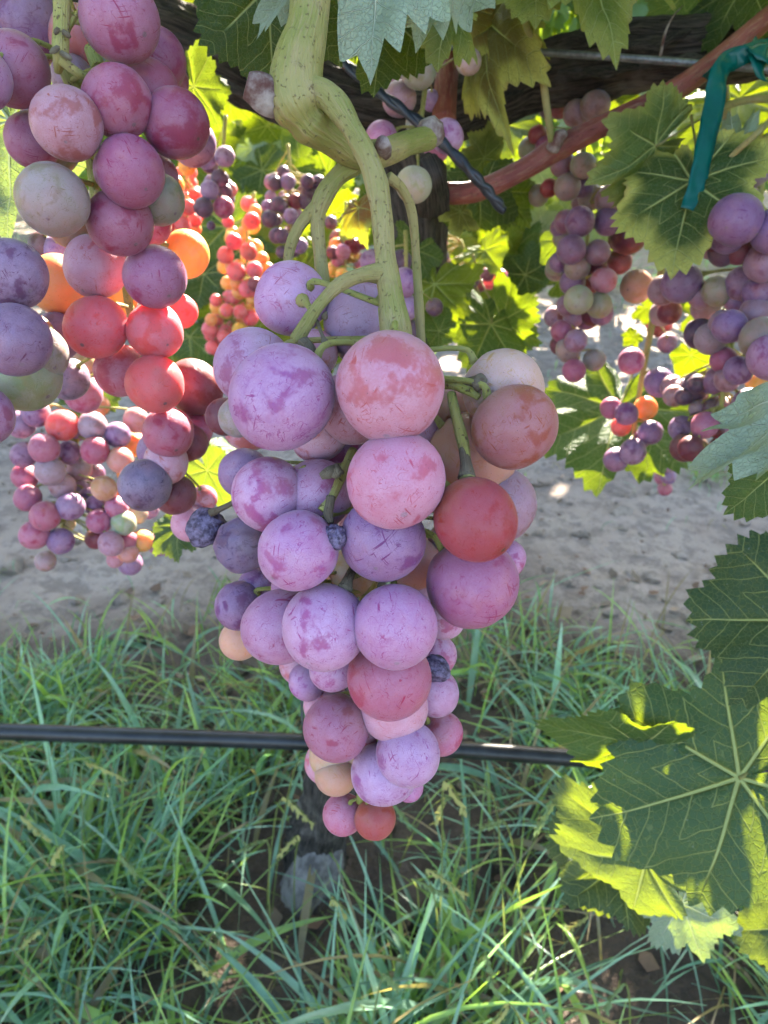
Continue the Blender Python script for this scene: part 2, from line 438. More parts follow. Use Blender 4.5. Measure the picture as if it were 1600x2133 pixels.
# ------------------------------------------------------------------ leaves
KEYS = [(0, 1.0), (13, .87), (25, .74), (37, .80), (50, .90), (63, .82), (78, .62), (91, .67), (105, .74), (122, .69), (142, .60), (160, .50), (172, .28), (180, .10)]
def leaf_mesh(name, mat, seed=0, teeth=46, per=4, rings=12, fold=.12, droop=.2, wave=.07, cup=0., lobes=1.0, jag=.075):
    r_ = np.random.default_rng(seed)
    N = teeth * per
    th = np.linspace(-math.pi, math.pi, N + 1)[:-1] + 1e-4
    kd = np.array([k[0] for k in KEYS], float); kr = np.array([k[1] for k in KEYS], float)
    kr = .72 + (kr - .72) * np.where(kd < 130, lobes, 1)
    krl = kr * (1 + .09 * r_.standard_normal(len(kr)) * (kd > 5)); krr = kr * (1 + .09 * r_.standard_normal(len(kr)) * (kd > 5))
    deg = np.degrees(np.abs(th))
    def smooth_interp(k):
        f = np.linspace(0, 180, 361); yv = np.interp(f, kd, k); ker = np.hanning(17); ker /= ker.sum()
        yv = np.convolve(np.pad(yv, 8, 'reflect'), ker, 'valid'); return np.interp(deg, f, yv)
    R0 = np.where(th < 0, smooth_interp(krl), smooth_interp(krr))
    ph = (np.arange(N) % per) / per
    tooth = np.where(ph < .5, 1 - ph * 2, (ph - .5) * 2)
    amp = jag * (.6 + .8 * r_.random(teeth)).repeat(per) * (deg < 168)
    V = [(0, 0, 0)]; E = [0]
    for k in range(1, rings + 1):
        s = (k / rings) ** .85
        R = R0 * s * (1 + (tooth - .6) * amp * s ** 8)
        V.extend(np.stack([np.sin(th) * R, np.cos(th) * R, 0 * R], 1)); E.extend([s] * N)
    V = np.array(V, float); E = np.array(E)
    Fc = [(0, 1 + (k + 1) % N, 1 + k) for k in range(N)]
    for j in range(rings - 1):
        a = 1 + j * N; c = a + N
        Fc += [(a + k, a + (k + 1) % N, c + (k + 1) % N, c + k) for k in range(N)]
    x, y = V[:, 0], V[:, 1]; r = np.hypot(x, y); ang = np.arctan2(x, y)
    dirs = np.radians([0, 50, -50, 104, -104, 146, -146])
    da = ang[:, None] - dirs[None]; da = (da + math.pi) % (2 * math.pi) - math.pi
    j = np.abs(da).argmin(1); dm = da[np.arange(len(V)), j]
    u = r * np.sin(np.abs(dm)); v = r * np.cos(dm)
    z = fold * np.abs(x) - droop * r ** 2 * .8 + cup * r ** 2
    z += wave * fbm(np.stack([x * 2.1 + seed, y * 2.1, 0 * x + seed * 3.1], 1), 2, seed) * (.3 + r)
    z += wave * .9 * np.sin(ang * 9 + seed) * E ** 3 * .35
    z -= .03 * np.exp(-(u / .035) ** 2) * np.clip(1 - v, 0, 1)
    V[:, 2] = z
    return mesh(name, V, Fc, mat, {'vein_u': u, 'vein_v': v, 'edge': E})
LEAVES = [leaf_mesh('leaf_shape', M_LEAF, s, fold=fo, droop=dr, wave=wa, lobes=lo) for s, fo, dr, wa, lo in
          ((1, .10, .15, .09, 1.0), (2, .22, .30, .12, 1.15), (3, -.10, .10, .14, .8), (4, .30, .10, .10, 1.1), (5, .05, .45, .12, .9))]
LEAF_DUSTY = [leaf_mesh('dusty_leaf_shape', M_LEAFD, s, rings=18, per=6, fold=fo, droop=dr, wave=wa, lobes=lo) for s, fo, dr, wa, lo in
              ((11, .10, .12, .08, .75), (12, .16, .18, .11, .6))]
LEAF_UNDER = leaf_mesh('pale_leaf_shape', M_LEAF, 21, teeth=28, per=8, rings=14, fold=-.25, droop=-.12, wave=.16, lobes=1.35, jag=.16)
LEAF_SMALL = [leaf_mesh('far_leaf_shape', M_LEAF, 30 + s, teeth=14, per=2, rings=3, jag=.12, fold=.15, droop=.25, wave=.15) for s in range(4)]

def stemtube(pts, rad, segs=10, n=8, mat=None, name='stem', disp=None):
    return Geo().tube([tuple(p) for p in pts], rad, segs, n, disp).build(name, mat)

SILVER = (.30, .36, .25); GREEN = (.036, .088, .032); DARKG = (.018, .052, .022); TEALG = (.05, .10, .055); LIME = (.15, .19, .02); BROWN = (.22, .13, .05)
def leaf(parent, b, d0, t, d1, roll=0, wid=1.0, me=None, color=GREEN, age=.0, flip=False, label=None, pet=None, size=None):
    """b, t: photo position of the leaf's stalk junction and of its tip, with their distances"""
    B = P(*b, d0); T = P(*t, d1); Y = (T - B); s = Y.length; Y.normalize()
    N = (CAM - B); N = (N - Y * N.dot(Y)).normalized()
    N = Quaternion(Y, math.radians(roll)) @ N
    if flip: N = -N
    X = Y.cross(N)
    M = Matrix((X, Y, N)).transposed()
    me = me or random.choice(LEAVES)
    sz = size or s
    o = ob('leaf', me, parent, B, M.to_quaternion(), (sz * wid, sz, sz), (*color, age))
    if label: o['label'] = label
    if pet:
        pts = [B + N * -.001] + [P(*q) for q in pet]
        ln = s * .011
        stalk = stemtube(pts, [ln * 1.1] + [ln] * (len(pts) - 2) + [ln * 1.3], 8, 8, M_STEM, 'leaf_stalk')
        st = ob('leaf_stalk', stalk)
        st.parent = o
        st.matrix_parent_inverse = (Matrix.LocRotScale(B, M.to_quaternion(), o.scale)).inverted()
    return o

# ------------------------------------------------------------------ berries
def berry_mesh(name, mat, seed, squash=1.0, lump=.02, nu=36, nv=24, wrinkle=0):
    V = [(0, 0, 1)]; 
    for j in range(1, nv):
        a = math.pi * j / nv
        for k in range(nu):
            t = 2 * math.pi * k / nu; V.append((math.sin(a) * math.cos(t), math.sin(a) * math.sin(t), math.cos(a)))
    V.append((0, 0, -1)); V = np.array(V)
    F = [(0, 1 + k, 1 + (k + 1) % nu) for k in range(nu)]
    for j in range(nv - 2):
        a = 1 + j * nu; c = a + nu
        F += [(a + k, c + k, c + (k + 1) % nu, a + (k + 1) % nu) for k in range(nu)]
    e = len(V) - 1; a = 1 + (nv - 2) * nu
    F += [(a + k, e, a + (k + 1) % nu) for k in range(nu)]
    r = 1 + lump * fbm(V * 1.3 + seed * 7.7, 2, seed)
    r -= .05 * np.exp(-(np.arccos(np.clip(V[:, 2], -1, 1)) / .22) ** 2)      # dimple at the stalk
    if wrinkle:
        r += wrinkle * (np.abs(fbm(V * [1.5, 1.5, .5] + seed, 2, seed)) * -2 + .4)
    V = V * r[:, None]; V[:, 2] *= squash
    return mesh(name, V, F, mat)
BERRIES = [berry_mesh('berry_shape', M_BERRY, s, q, l) for s, q, l in ((1, 1.0, .02), (2, 1.05, .03), (3, .97, .025), (4, 1.02, .04))]
RAISINS = [berry_mesh('raisin_shape', M_RAISIN, s, 1.2, .2, 48, 32, .17) for s in (1, 2)]
BSOFT = berry_mesh('dented_berry_shape', M_BERRY, 9, 1.0, .12, 48, 32, .05)
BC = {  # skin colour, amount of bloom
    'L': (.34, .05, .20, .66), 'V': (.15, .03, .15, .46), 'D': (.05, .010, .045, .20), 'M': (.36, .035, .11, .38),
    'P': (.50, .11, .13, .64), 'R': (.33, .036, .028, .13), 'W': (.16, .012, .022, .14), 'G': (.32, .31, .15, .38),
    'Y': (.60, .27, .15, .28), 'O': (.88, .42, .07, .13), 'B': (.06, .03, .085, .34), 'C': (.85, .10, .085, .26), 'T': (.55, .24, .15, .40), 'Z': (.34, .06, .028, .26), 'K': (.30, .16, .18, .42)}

def cluster(name, label, axis_pts, berries, stem_r=.0016, stalk=True, group=None, mat=None, fill=0, fill_cols='V', fill_back=.02, cat='grapes', bm=1.0, sm=1.0):
    A = [P(*a) for a in axis_pts]
    root = thing(name, label, cat, A[0], group)
    path = catmull([tuple(a) for a in A], 8)
    gm = Geo()
    gm.tube([tuple(a) for a in A], [stem_r * (1.25 - .6 * i / max(1, len(A) - 1)) for i in range(len(A))], 8, 8)
    items = []
    for e in berries:
        x, y, r, d, c = e[:5]
        items.append((P(x, y, d), r * d / F_PX, c, e[5] if len(e) > 5 else None))
    rr = random.Random(len(label))
    mean_r = sum(i[1] for i in items) / len(items)
    for k in range(fill):
        q = rr.choice(items)
        c = q[0] + FWD * (fill_back * (.5 + rr.random())) + Vector((rr.uniform(-1, 1), rr.uniform(-.3, .3), rr.uniform(-1, 1))) * mean_r * .6
        items.append((c, mean_r * rr.uniform(.8, 1.05), rr.choice(fill_cols), None))
    for c, R, code, opt in items:
        cn = np.array(c)
        dd = np.linalg.norm(path - cn + np.array([0, 0, -.6 * R]), axis=1); j = int(dd.argmin())
        a0 = Vector(path[max(0, j - 1)])
        up = (a0 - c); up = up.normalized() if up.length > 1e-6 else Vector((0, 0, 1))
        up = (up + Vector((rr.uniform(-.25, .25), rr.uniform(-.25, .25), .45 + rr.uniform(-.2, .2)))).normalized()
        me = rr.choice(BERRIES)
        if opt == 'raisin': me = rr.choice(RAISINS)
        if opt == 'soft': me = BSOFT
        q = Vector((0, 0, 1)).rotation_difference(up) @ Quaternion((0, 0, 1), rr.uniform(0, 6.28))
        col = BC[code]  # bm, sm: deeper shade of some bunches put into bloom and skin colour
        j_ = lambda v, a: max(0.004, v * (1 + rr.uniform(-a, a)))
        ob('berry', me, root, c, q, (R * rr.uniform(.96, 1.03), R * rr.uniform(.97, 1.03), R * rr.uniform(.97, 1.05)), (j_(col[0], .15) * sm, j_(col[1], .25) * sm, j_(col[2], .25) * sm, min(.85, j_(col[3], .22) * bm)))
        if stalk:
            e1 = c + up * R * .93
            if (e1 - a0).length < .06:
                m1 = e1 + up * min(.5 * R, (e1 - a0).length * .4)
                k = min(R * .085, .0008)
                gm.tube([tuple(e1), tuple(m1), tuple(a0)], [k * 1.7, k, k * 1.1], 6, 4)
    ob('stalk', gm.build('stalk', mat or M_RACHIS), root, (0, 0, 0))
    return root

# ================================================================== THE VINE
def bark_disp(seed, amp=.30):
    def f(L, a):
        tw = a + L * 5
        p = np.stack([np.cos(tw) * 1.6, np.sin(tw) * 1.6, np.full_like(a, L * 14)], 1)
        p2 = np.stack([np.cos(tw) * 6, np.sin(tw) * 6, np.full_like(a, L * 9)], 1)
        return amp * (.9 * fbm(p, 2, seed) + 1.1 * np.abs(fbm(p2, 3, seed + 5)) - .25)
    return f

trunk_foot = P(668, 1830, .885)
vine = thing('grapevine', 'old grapevine with dark shaggy trunk and cordon behind the hanging grapes', 'vine', (trunk_foot.x, trunk_foot.y, -.01))
tp = [(trunk_foot.x - .005, trunk_foot.y, -.03), (trunk_foot.x, trunk_foot.y, .03), (trunk_foot.x + .02, trunk_foot.y - .03, .16),
      P(770, 1150, .70), P(850, 700, .63), P(872, 470, .58), P(850, 330, .56), P(800, 215, .54)]
gt = Geo().tube([tuple(p) for p in tp], [.042, .034, .026, .022, .021, .022, .026, .034], 56, 14, bark_disp(2))
ob('trunk', gt.build('trunk', M_BARK), vine)
# root flare knob at the foot
gk = Geo().tube([(trunk_foot.x - .02, trunk_foot.y - .045, -.03), (trunk_foot.x + .002, trunk_foot.y - .035, .022), (trunk_foot.x + .012, trunk_foot.y - .012, .06)], [.03, .028, .012], 40, 10, bark_disp(8, .3))
ob('root_knob', gk.build('root_knob', M_KNOB), vine)
cr = [P(790, 230, .54), P(900, 235, .53), P(1010, 205, .52), P(1130, 150, .50), P(1300, 120, .475), P(1480, 105, .45), P(1720, 60, .43)]
ob('cordon', Geo().tube([tuple(p) for p in cr], [.026, .023, .020, .019, .0205, .019, .018], 60, 16, bark_disp(4)).build('cordon', M_BARK), vine)
cl = [P(800, 230, .54), P(690, 215, .52), P(560, 165, .50), P(430, 105, .47), P(300, 60, .45), P(60, -10, .42)]
ob('cordon', Geo().tube([tuple(p) for p in cl], [.028, .026, .023, .021, .022, .021], 60, 16, bark_disp(6)).build('cordon', M_BARK), vine)
# loose strips of bark
for (x0, y0, x1, y1, d, bend) in ((345, 62, 500, 118, .447, 8), (395, 150, 540, 215, .46, -10), (1130, 88, 1290, 82, .45, -10), (1160, 150, 1330, 138, .452, 6), (1300, 95, 1440, 62, .437, 12),
                                  (1010, 165, 1150, 140, .475, -8), (1370, 125, 1520, 112, .43, 5), (420, 85, 560, 150, .455, 5), (980, 215, 1090, 190, .49, 10), (620, 175, 700, 260, .49, 6)):
    n = 9; V = []; F = []
    for i in range(n):
        t = i / (n - 1); w_ = (5 + 7 * math.sin(math.pi * t) ** .6) * (1 + .3 * math.sin(i * 2.1 + x0))
        off = bend * math.sin(math.pi * t) + 2 * math.sin(i * 1.7 + y0)
        dd = d - .004 * math.sin(math.pi * t + .4)
        V += [P(x0 + (x1 - x0) * t, y0 + (y1 - y0) * t + off - w_, dd), P(x0 + (x1 - x0) * t + 3, y0 + (y1 - y0) * t + off, dd - .002), P(x0 + (x1 - x0) * t, y0 + (y1 - y0) * t + off + w_, dd + .001)]
    for i in range(n - 1):
        for k in range(2): F.append((3 * i + k, 3 * i + k + 1, 3 * i + k + 4, 3 * i + k + 3))
    me = mesh('bark_strip', V, F, M_BARK, {'along': [i // 3 * .02 + x0 for i in range(len(V))], 'arc': [math.cos(i % 3 * .4 + y0) for i in range(len(V))], 'ars': [math.sin(i % 3 * .4 + y0) for i in range(len(V))]})
    ob('bark_strip', me, vine)
# a curled pale peel standing off the cordon
ob('bark_strip', Geo().tube([tuple(P(1375, 120, .43)), tuple(P(1385, 70, .425)), tuple(P(1402, 35, .425)), tuple(P(1422, 12, .43))], [.0022, .002, .0014, .0006], 6, 6, flat=.35).build('bark_strip', M_CUT), vine)

# green shoot with swollen node in front
sh = [P(655, -150, .200), P(648, -20, .198), P(640, 60, .197), P(622, 130, .196), P(618, 190, .196), P(640, 245, .198), P(692, 285, .204), P(745, 322, .212), P(800, 318, .224), P(850, 298, .236), P(892, 288, .246)]
def node_disp(L, a): return   .010 * np.sin(a * 5) + .012 * np.sin(a * 11 + L * 40) + .015 * np.sin(L * 400) + .07 * math.exp(-((L - .0505) / .0022) ** 2) - .13 * math.exp(-((L - .0535) / .0011) ** 2)
shoot = ob('shoot', Geo().tube([tuple(p) for p in sh], [.0052, .0053, .0055, .0066, .0075, .0064, .0048, .0042, .0041, .0038, .0038], 28, 10, node_disp).build('shoot', M_STEM), vine)
shoot['label'] = 'thick pale green shoot with swollen node'
# collar at the node and dried cut stubs
stub = ob('cut_stub', Geo().tube([tuple(P(585, 215, .197)), tuple(P(560, 205, .195)), tuple(P(535, 188, .193)), tuple(P(512, 178, .192))], [.0036, .0043, .0040, .0029], 22, 8, bark_disp(12, .3)).build('cut_stub', M_CUT), shoot)
ob('cut_stub', Geo().tube([tuple(P(798, 318, .218)), tuple(P(797, 305, .213)), tuple(P(796, 296, .210))], [.0024, .0025, .0019], 16, 6, bark_disp(13, .15)).build('cut_stub', M_CUT), shoot)
ob('cut_stub', Geo().tube([tuple(P(886, 290, .246)), tuple(P(898, 278, .247)), tuple(P(905, 268, .25))], [.0042, .0046, .003], 16, 6, bark_disp(14, .3)).build('cut_stub', M_CUT), shoot)
# old spur the tie is wrapped round
spur = Geo().tube([tuple(P(905, 420, .44)), tuple(P(900, 360, .40)), tuple(P(896, 345, .40)), tuple(P(890, 330, .395))], [.010, .008, .006, .004], 30, 10, bark_disp(15, .3))
ob('spur', spur.build('spur', M_BARK), vine)
# red brown cane running up to the right
cane_pts = [P(895, 402, .44), P(990, 398, .435), P(1090, 352, .43), P(1160, 310, .425), P(1270, 255, .415), P(1370, 208, .41), P(1440, 165, .405), P(1530, 95, .40), P(1680, -30, .39)]
cane = ob('cane', Geo().tube([tuple(p) for p in cane_pts], [.0062, .0060, .0058, .0064, .0056, .0058, .0056, .0054, .0052], 24, 10, lambda L, a: .05 * np.sin(a * 3) + .03 * np.sin(a * 7 + L * 9)).build('cane', M_CANE), vine)
cane['label'] = 'smooth reddish brown woody cane'
ob('bud', Geo().tube([tuple(P(1372, 212, .402)), tuple(P(1395, 235, .396)), tuple(P(1425, 240, .394))], [.0035, .0042, .0018], 14, 6, bark_disp(18, .3)).build('bud', M_CUT), cane)
ob('bud', Geo().tube([tuple(P(1150, 312, .42)), tuple(P(1162, 288, .415)), tuple(P(1180, 275, .412))], [.004, .0042, .002], 14, 6, bark_disp(19, .3)).build('bud', M_CUT), cane)
# second upright dark red spur in the middle
ob('cane', Geo().tube([tuple(P(925, 250, .45)), tuple(P(928, 190, .45)), tuple(P(935, 120, .45)), tuple(P(950, -40, .45))], [.0072, .0070, .0064, .006], 20, 8, lambda L, a: .06 * np.sin(a * 4)).build('cane', M_CANE), vine)
# green side shoots / stalks
for pts, r in (([P(1150, 296, .415), P(1140, 230, .41), P(1125, 130, .405), P(1098, 55, .40), P(1090, -30, .4)], .0021),
               ([P(1640, 205, .40), P(1560, 208, .40), P(1510, 222, .405), P(1470, 245, .41)], .0020),
               ([P(1640, 215, .36), P(1580, 275, .36), P(1530, 320, .37), P(1500, 355, .38)], .0015),
               ([P(1440, 225, .42), P(1330, 290, .42)], .0015),
               ([P(1512, 340, .52), P(1515, 280, .52), P(1510, 180, .52)], .003)):
    ob('shoot', Geo().tube([tuple(p) for p in pts], [r] * len(pts), 8, 8).build('shoot', M_STEM), vine)

# ------------------------------------------------------------------ leaves in view
L = LEAVES
def vleaf(*a, **k): return leaf(vine, *a, **k)
# over the top edge
vleaf((790, -175), .21, (772, 108), .205, roll=10, me=LEAF_UNDER, color=SILVER, wid=.85, flip=True, label='pale silvery underside of a leaf hanging from the top')
vleaf((915, -140), .22, (880, 62), .215, roll=-18, me=LEAF_UNDER, color=SILVER, wid=.8, flip=True)
vleaf((640, -90), .21, (545, 52), .215, roll=40, me=LEAF_UNDER, color=SILVER, wid=.6, flip=True)
vleaf((560, -30), .235, (575, 225), .25, roll=-10, me=L[0], color=DARKG)
vleaf((520, -70), .25, (500, 100), .255, roll=20, me=L[1], color=DARKG)
vleaf((800, 20), .28, (785, 182), .275, roll=-15, me=L[3], color=DARKG)
vleaf((915, -40), .27, (925, 150), .265, roll=-45, me=L[2], color=(.05, .09, .02), age=.35)
vleaf((1230, -150), .34, (1302, 92), .33, roll=-35, me=L[1], color=(.085, .12, .022), age=.35, wid=.7)
vleaf((1120, -130), .35, (1110, 35), .34, roll=15, me=L[0], color=(.085, .12, .022), age=.3)
vleaf((1010, 40), .42, (985, 262), .40, roll=50, me=L[4], color=(.10, .07, .025), age=1.0, wid=.55, label='withered brown and yellow leaf')
vleaf((1050, 30), .42, (1075, 160), .41, roll=-30, me=L[2], color=(.24, .14, .06), age=1.0)
vleaf((1460, -60), .46, (1475, 60), .44, roll=10, me=L[0], color=TEALG)
vleaf((1560, -50), .42, (1590, 60), .40, roll=30, me=L[3], color=DARKG)
vleaf((400, -60), .6, (410, 30), .6, roll=0, me=L[0], color=LIME)
# right of the middle
vleaf((1370, 305), .39, (1222, 395), .38, roll=-35, me=L[2], color=(.05, .095, .035), age=.35, wid=.75, pet=[(1430, 265, .395), (1480, 238, .41)])
vleaf((1440, 372), .378, (1395, 560), .366, roll=14, me=L[0], color=DARKG, age=.95, wid=.95, label='dark green leaf with yellowed margin', pet=[(1450, 320, .385), (1440, 240, .40)])
vleaf((1530, 330), .40, (1468, 500), .39, roll=40, me=LEAF_UNDER, color=TEALG, wid=.35, flip=True)
vleaf((1010, 330), .52, (975, 275), .5, roll=20, me=L[2], color=(.10, .12, .04), age=.5)
vleaf((1000, 400), .5, (1005, 520), .52, roll=-10, me=L[4], color=DARKG)
vleaf((1060, 400), .52, (1110, 470), .53, roll=-30, me=L[1], color=DARKG)
vleaf((960, 440), .5, (915, 460), .49, roll=10, me=L[2], color=(.13, .11, .04), age=.9)
vleaf((745, 430), .42, (742, 498), .41, roll=40, me=L[4], color=(.25, .08, .04), age=1.0, label='small dry red brown leaf')
vleaf((1050, 255), .62, (1040, 330), .6, roll=20, me=L[0], color=TEALG)
vleaf((1280, 210), .6, (1310, 260), .6, roll=20, me=L[0], color=DARKG)
# sunlit leaves behind the fruit
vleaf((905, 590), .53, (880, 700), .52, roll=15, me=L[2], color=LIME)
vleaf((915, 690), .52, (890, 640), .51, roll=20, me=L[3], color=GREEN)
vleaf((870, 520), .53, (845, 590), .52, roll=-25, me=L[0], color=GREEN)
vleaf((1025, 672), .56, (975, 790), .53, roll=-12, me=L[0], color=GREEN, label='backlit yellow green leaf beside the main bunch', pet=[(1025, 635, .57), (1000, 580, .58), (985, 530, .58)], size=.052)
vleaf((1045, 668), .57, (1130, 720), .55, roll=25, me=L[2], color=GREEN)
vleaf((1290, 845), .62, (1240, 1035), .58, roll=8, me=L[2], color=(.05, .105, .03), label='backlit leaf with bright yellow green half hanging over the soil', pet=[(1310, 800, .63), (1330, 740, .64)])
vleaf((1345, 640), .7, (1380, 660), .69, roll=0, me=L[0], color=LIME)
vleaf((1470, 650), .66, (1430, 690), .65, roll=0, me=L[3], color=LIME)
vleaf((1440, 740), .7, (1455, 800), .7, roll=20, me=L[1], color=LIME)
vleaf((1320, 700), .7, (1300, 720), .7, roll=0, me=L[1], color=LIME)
vleaf((20, 250), .30, (10, 465), .29, roll=25, me=LEAF_UNDER, color=TEALG, flip=True)
vleaf((405, 180), .38, (470, 280), .40, roll=-20, me=L[2], color=TEALG)
vleaf((480, 205), .9, (520, 245), .9, roll=0, me=L[0], color=LIME)
vleaf((372, 1095), .38, (368, 1175), .37, roll=30, me=L[2], color=(.045, .09, .05))
vleaf((430, 980), .42, (470, 1060), .42, roll=40, me=L[0], color=TEALG)
vleaf((440, 930), .50, (465, 1000), .48, roll=-35, me=L[4], color=GREEN)
vleaf((190, 800), .52, (230, 850), .5, roll=10, me=L[0], color=GREEN)
vleaf((470, 470), .98, (490, 590), .96, roll=10, me=L[0], color=GREEN)
vleaf((395, 700), .92, (400, 770), .90, roll=-15, me=L[2], color=GREEN)
vleaf((425, 570), .95, (405, 640), .93, roll=20, me=L[1], color=DARKG)
vleaf((450, 700), .98, (455, 780), .96, roll=0, me=L[2], color=GREEN)
vleaf((935, 500), .95, (930, 590), .93, roll=20, me=L[1], color=LIME)
vleaf((1010, 520), .74, (1040, 560), .72, roll=0, me=L[3], color=LIME)
vleaf((890, 600), .95, (880, 640), .95, roll=0, me=L[0], color=LIME)
vleaf((1160, 500), .6, (1150, 570), .6, roll=50, me=L[0], color=GREEN)
vleaf((1130, 200), .7, (1110, 250), .7, roll=10, me=L[2], color=LIME)
vleaf((1260, 200), .74, (1290, 240), .72, roll=10, me=L[0], color=LIME)
vleaf((1540, 200), .75, (1530, 330), .72, roll=10, me=L[2], color=LIME)
vleaf((1580, 260), .8, (1560, 330), .8, roll=-20, me=L[0], color=LIME)
lr = random.Random(23)
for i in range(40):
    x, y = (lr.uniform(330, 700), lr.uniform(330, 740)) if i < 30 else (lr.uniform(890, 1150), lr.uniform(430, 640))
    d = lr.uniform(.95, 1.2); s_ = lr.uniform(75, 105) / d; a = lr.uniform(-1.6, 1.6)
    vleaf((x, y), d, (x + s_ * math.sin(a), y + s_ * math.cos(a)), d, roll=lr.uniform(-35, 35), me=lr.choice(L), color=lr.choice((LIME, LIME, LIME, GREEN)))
lr = random.Random(5)
for i in range(46):
    x, y = lr.uniform(400, 930), lr.uniform(170, 430); d = lr.uniform(1.1, 1.7); s_ = 95 / d; a = lr.uniform(-2, 2)
    vleaf((x, y), d, (x + s_ * math.sin(a), y + s_ * math.cos(a)), d, roll=lr.uniform(-50, 50), me=lr.choice(L), color=lr.choice((GREEN, LIME, DARKG)))
for i in range(120):
    if i < 46: x, y = lr.uniform(330, 930), lr.uniform(190, 560)
    elif i < 70: x, y = lr.uniform(930, 1260), lr.uniform(180, 560)
    elif i < 84: x, y = lr.uniform(1260, 1640), lr.uniform(160, 600)
    else: x, y = lr.uniform(880, 1180), lr.uniform(400, 600)
    d = lr.uniform(.95, 1.45); s = lr.uniform(60, 85) * .75 / d * 1.2
    a = lr.uniform(-2.2, 2.2)
    vleaf((x, y), d, (x + s * math.sin(a), y + s * math.cos(a)), d + lr.uniform(-.02, .02), roll=lr.uniform(-60, 60), me=lr.choice(L), color=lr.choice((GREEN, GREEN, LIME, DARKG, TEALG)), flip=lr.random() < .3, age=lr.choice((0, 0, .4)))

# leafy low shoot at the right
ls = thing('vine_shoot', 'low leafy vine shoot reaching in from the right edge above the grass', 'vine shoot', P(1700, 1500, .40))
ob('stem', Geo().tube([tuple(P(1760, 900, .33)), tuple(P(1720, 1200, .36)), tuple(P(1660, 1550, .40)), tuple(P(1640, 1800, .44)), tuple(P(1600, 1990, .47))], [.003, .0028, .0026, .0022, .002], 10, 8).build('stem', M_STEM), ls)
def rleaf(*a, **k): return leaf(ls, *a, **k)
rleaf((1542, 1622), .335, (1215, 1725), .345, roll=-16, me=LEAF_DUSTY[0], color=(.032, .078, .042), label='large green leaf with sunlit yellow patches and pale veins', pet=[(1580, 1600, .34), (1640, 1585, .37)])
rleaf((1335, 1560), .345, (1112, 1522), .35, roll=-50, wid=.6, me=L[0], color=GREEN)
rleaf((1690, 1290), .30, (1408, 1285), .315, roll=12, me=LEAF_DUSTY[1], color=(.022, .055, .036), label='dark dusty blue green leaf cut off by the right edge')
rleaf((1700, 830), .235, (1462, 985), .245, roll=48, me=LEAF_UNDER, color=SILVER, wid=.6, flip=True, label='silvery leaf underside poking in from the right')
rleaf((1660, 950), .25, (1520, 1075), .255, roll=-25, me=L[0], color=(.04, .085, .03))
rleaf((1345, 1800), .40, (1132, 1628), .40, roll=-30, me=LEAF_DUSTY[1], color=(.06, .10, .065), wid=.5)
rleaf((1290, 1800), .46, (1130, 1730), .46, roll=20, me=LEAF_DUSTY[1], color=(.04, .07, .045))
rleaf((1300, 1790), .45, (1230, 1925), .46, roll=-40, me=LEAF_DUSTY[0], color=(.04, .07, .045))
rleaf((1420, 1880), .43, (1465, 2005), .43, roll=0, me=L[2], color=TEALG, flip=True, label='pale grey green leaf underside with white veins', pet=[(1395, 1830, .435), (1400, 1790, .44)])
rleaf((1340, 1810), .43, (1385, 1915), .43, roll=-62, me=L[0], color=(.045, .085, .05), wid=.5)
rleaf((1680, 1930), .42, (1520, 1945), .42, roll=-20, me=LEAF_DUSTY[0], color=(.035, .065, .04))

# ------------------------------------------------------------------ grape bunches
MAIN = [
 (606, 623, 76, .205, 'L'), (760, 672, 86, .208, 'K'), (650, 738, 52, .204, 'P'), (528, 765, 80, .194, 'L'), (588, 828, 110, .172, 'L'),
 (813, 807, 115, .166, 'P'), (735, 850, 76, .19, 'P'), (665, 905, 57, .194, 'P'), (1048, 812, 87, .188, 'T'), (1072, 890, 90, .175, 'Z'),
 (825, 1000, 102, .168, 'P'), (990, 1082, 88, .17, 'R'), (985, 950, 90, .20, 'Y'), (1036, 1050, 81, .203, 'K'), (940, 838, 46, .205, 'Y'),
 (508, 985, 50, .212, 'V'), (560, 1030, 76, .186, 'L'), (657, 1032, 75, .189, 'L'), (468, 868, 40, .212, 'W'), (498, 868, 42, .205, 'G'),
 (506, 1135, 58, .204, 'B', 'soft'), (430, 1100, 39, .213, 'D', 'raisin'), (620, 1147, 83, .175, 'L'), (797, 1124, 89, .178, 'V'), (984, 1214, 97, .185, 'M'),
 (1055, 1163, 42, .209, 'L'), (862, 1172, 56, .204, 'Y'), (500, 1262, 52, .208, 'V'), (542, 1222, 46, .213, 'V'), (500, 1334, 42, .222, 'Y'),
 (583, 1305, 78, .19, 'L'), (676, 1306, 87, .18, 'L'), (823, 1305, 87, .177, 'L'), (926, 1290, 42, .205, 'L'), (612, 1222, 46, .203, 'L'),
 (695, 1388, 52, .199, 'L'), (812, 1412, 88, .188, 'M'), (820, 1474, 70, .2, 'P'), (904, 1442, 51, .208, 'L'), (908, 1392, 27, .203, 'D', 'raisin'),
 (918, 1528, 47, .219, 'M'), (850, 1570, 66, .199, 'L'), (800, 1611, 69, .206, 'L'), (852, 1640, 30, .218, 'L'), (701, 1516, 69, .2, 'M'),
 (680, 1468, 49, .218, 'P'), (694, 1574, 51, .224, 'Y'), (700, 1614, 43, .221, 'Y'), (737, 1560, 42, .224, 'Y'), (715, 1696, 43, .225, 'M'), (781, 1705, 45, .22, 'R'),
 (900, 1010, 60, .21, 'Y'), (880, 1230, 60, .212, 'L'), (740, 1190, 55, .206, 'Y'), (700, 940, 60, .21, 'L'), (925, 925, 60, .212, 'T'), (880, 915, 56, .211, 'P'), (945, 1135, 52, .208, 'L'), (760, 1090, 55, .206, 'P'), (640, 1420, 40, .214, 'L'), (760, 1510, 50, .215, 'P')]
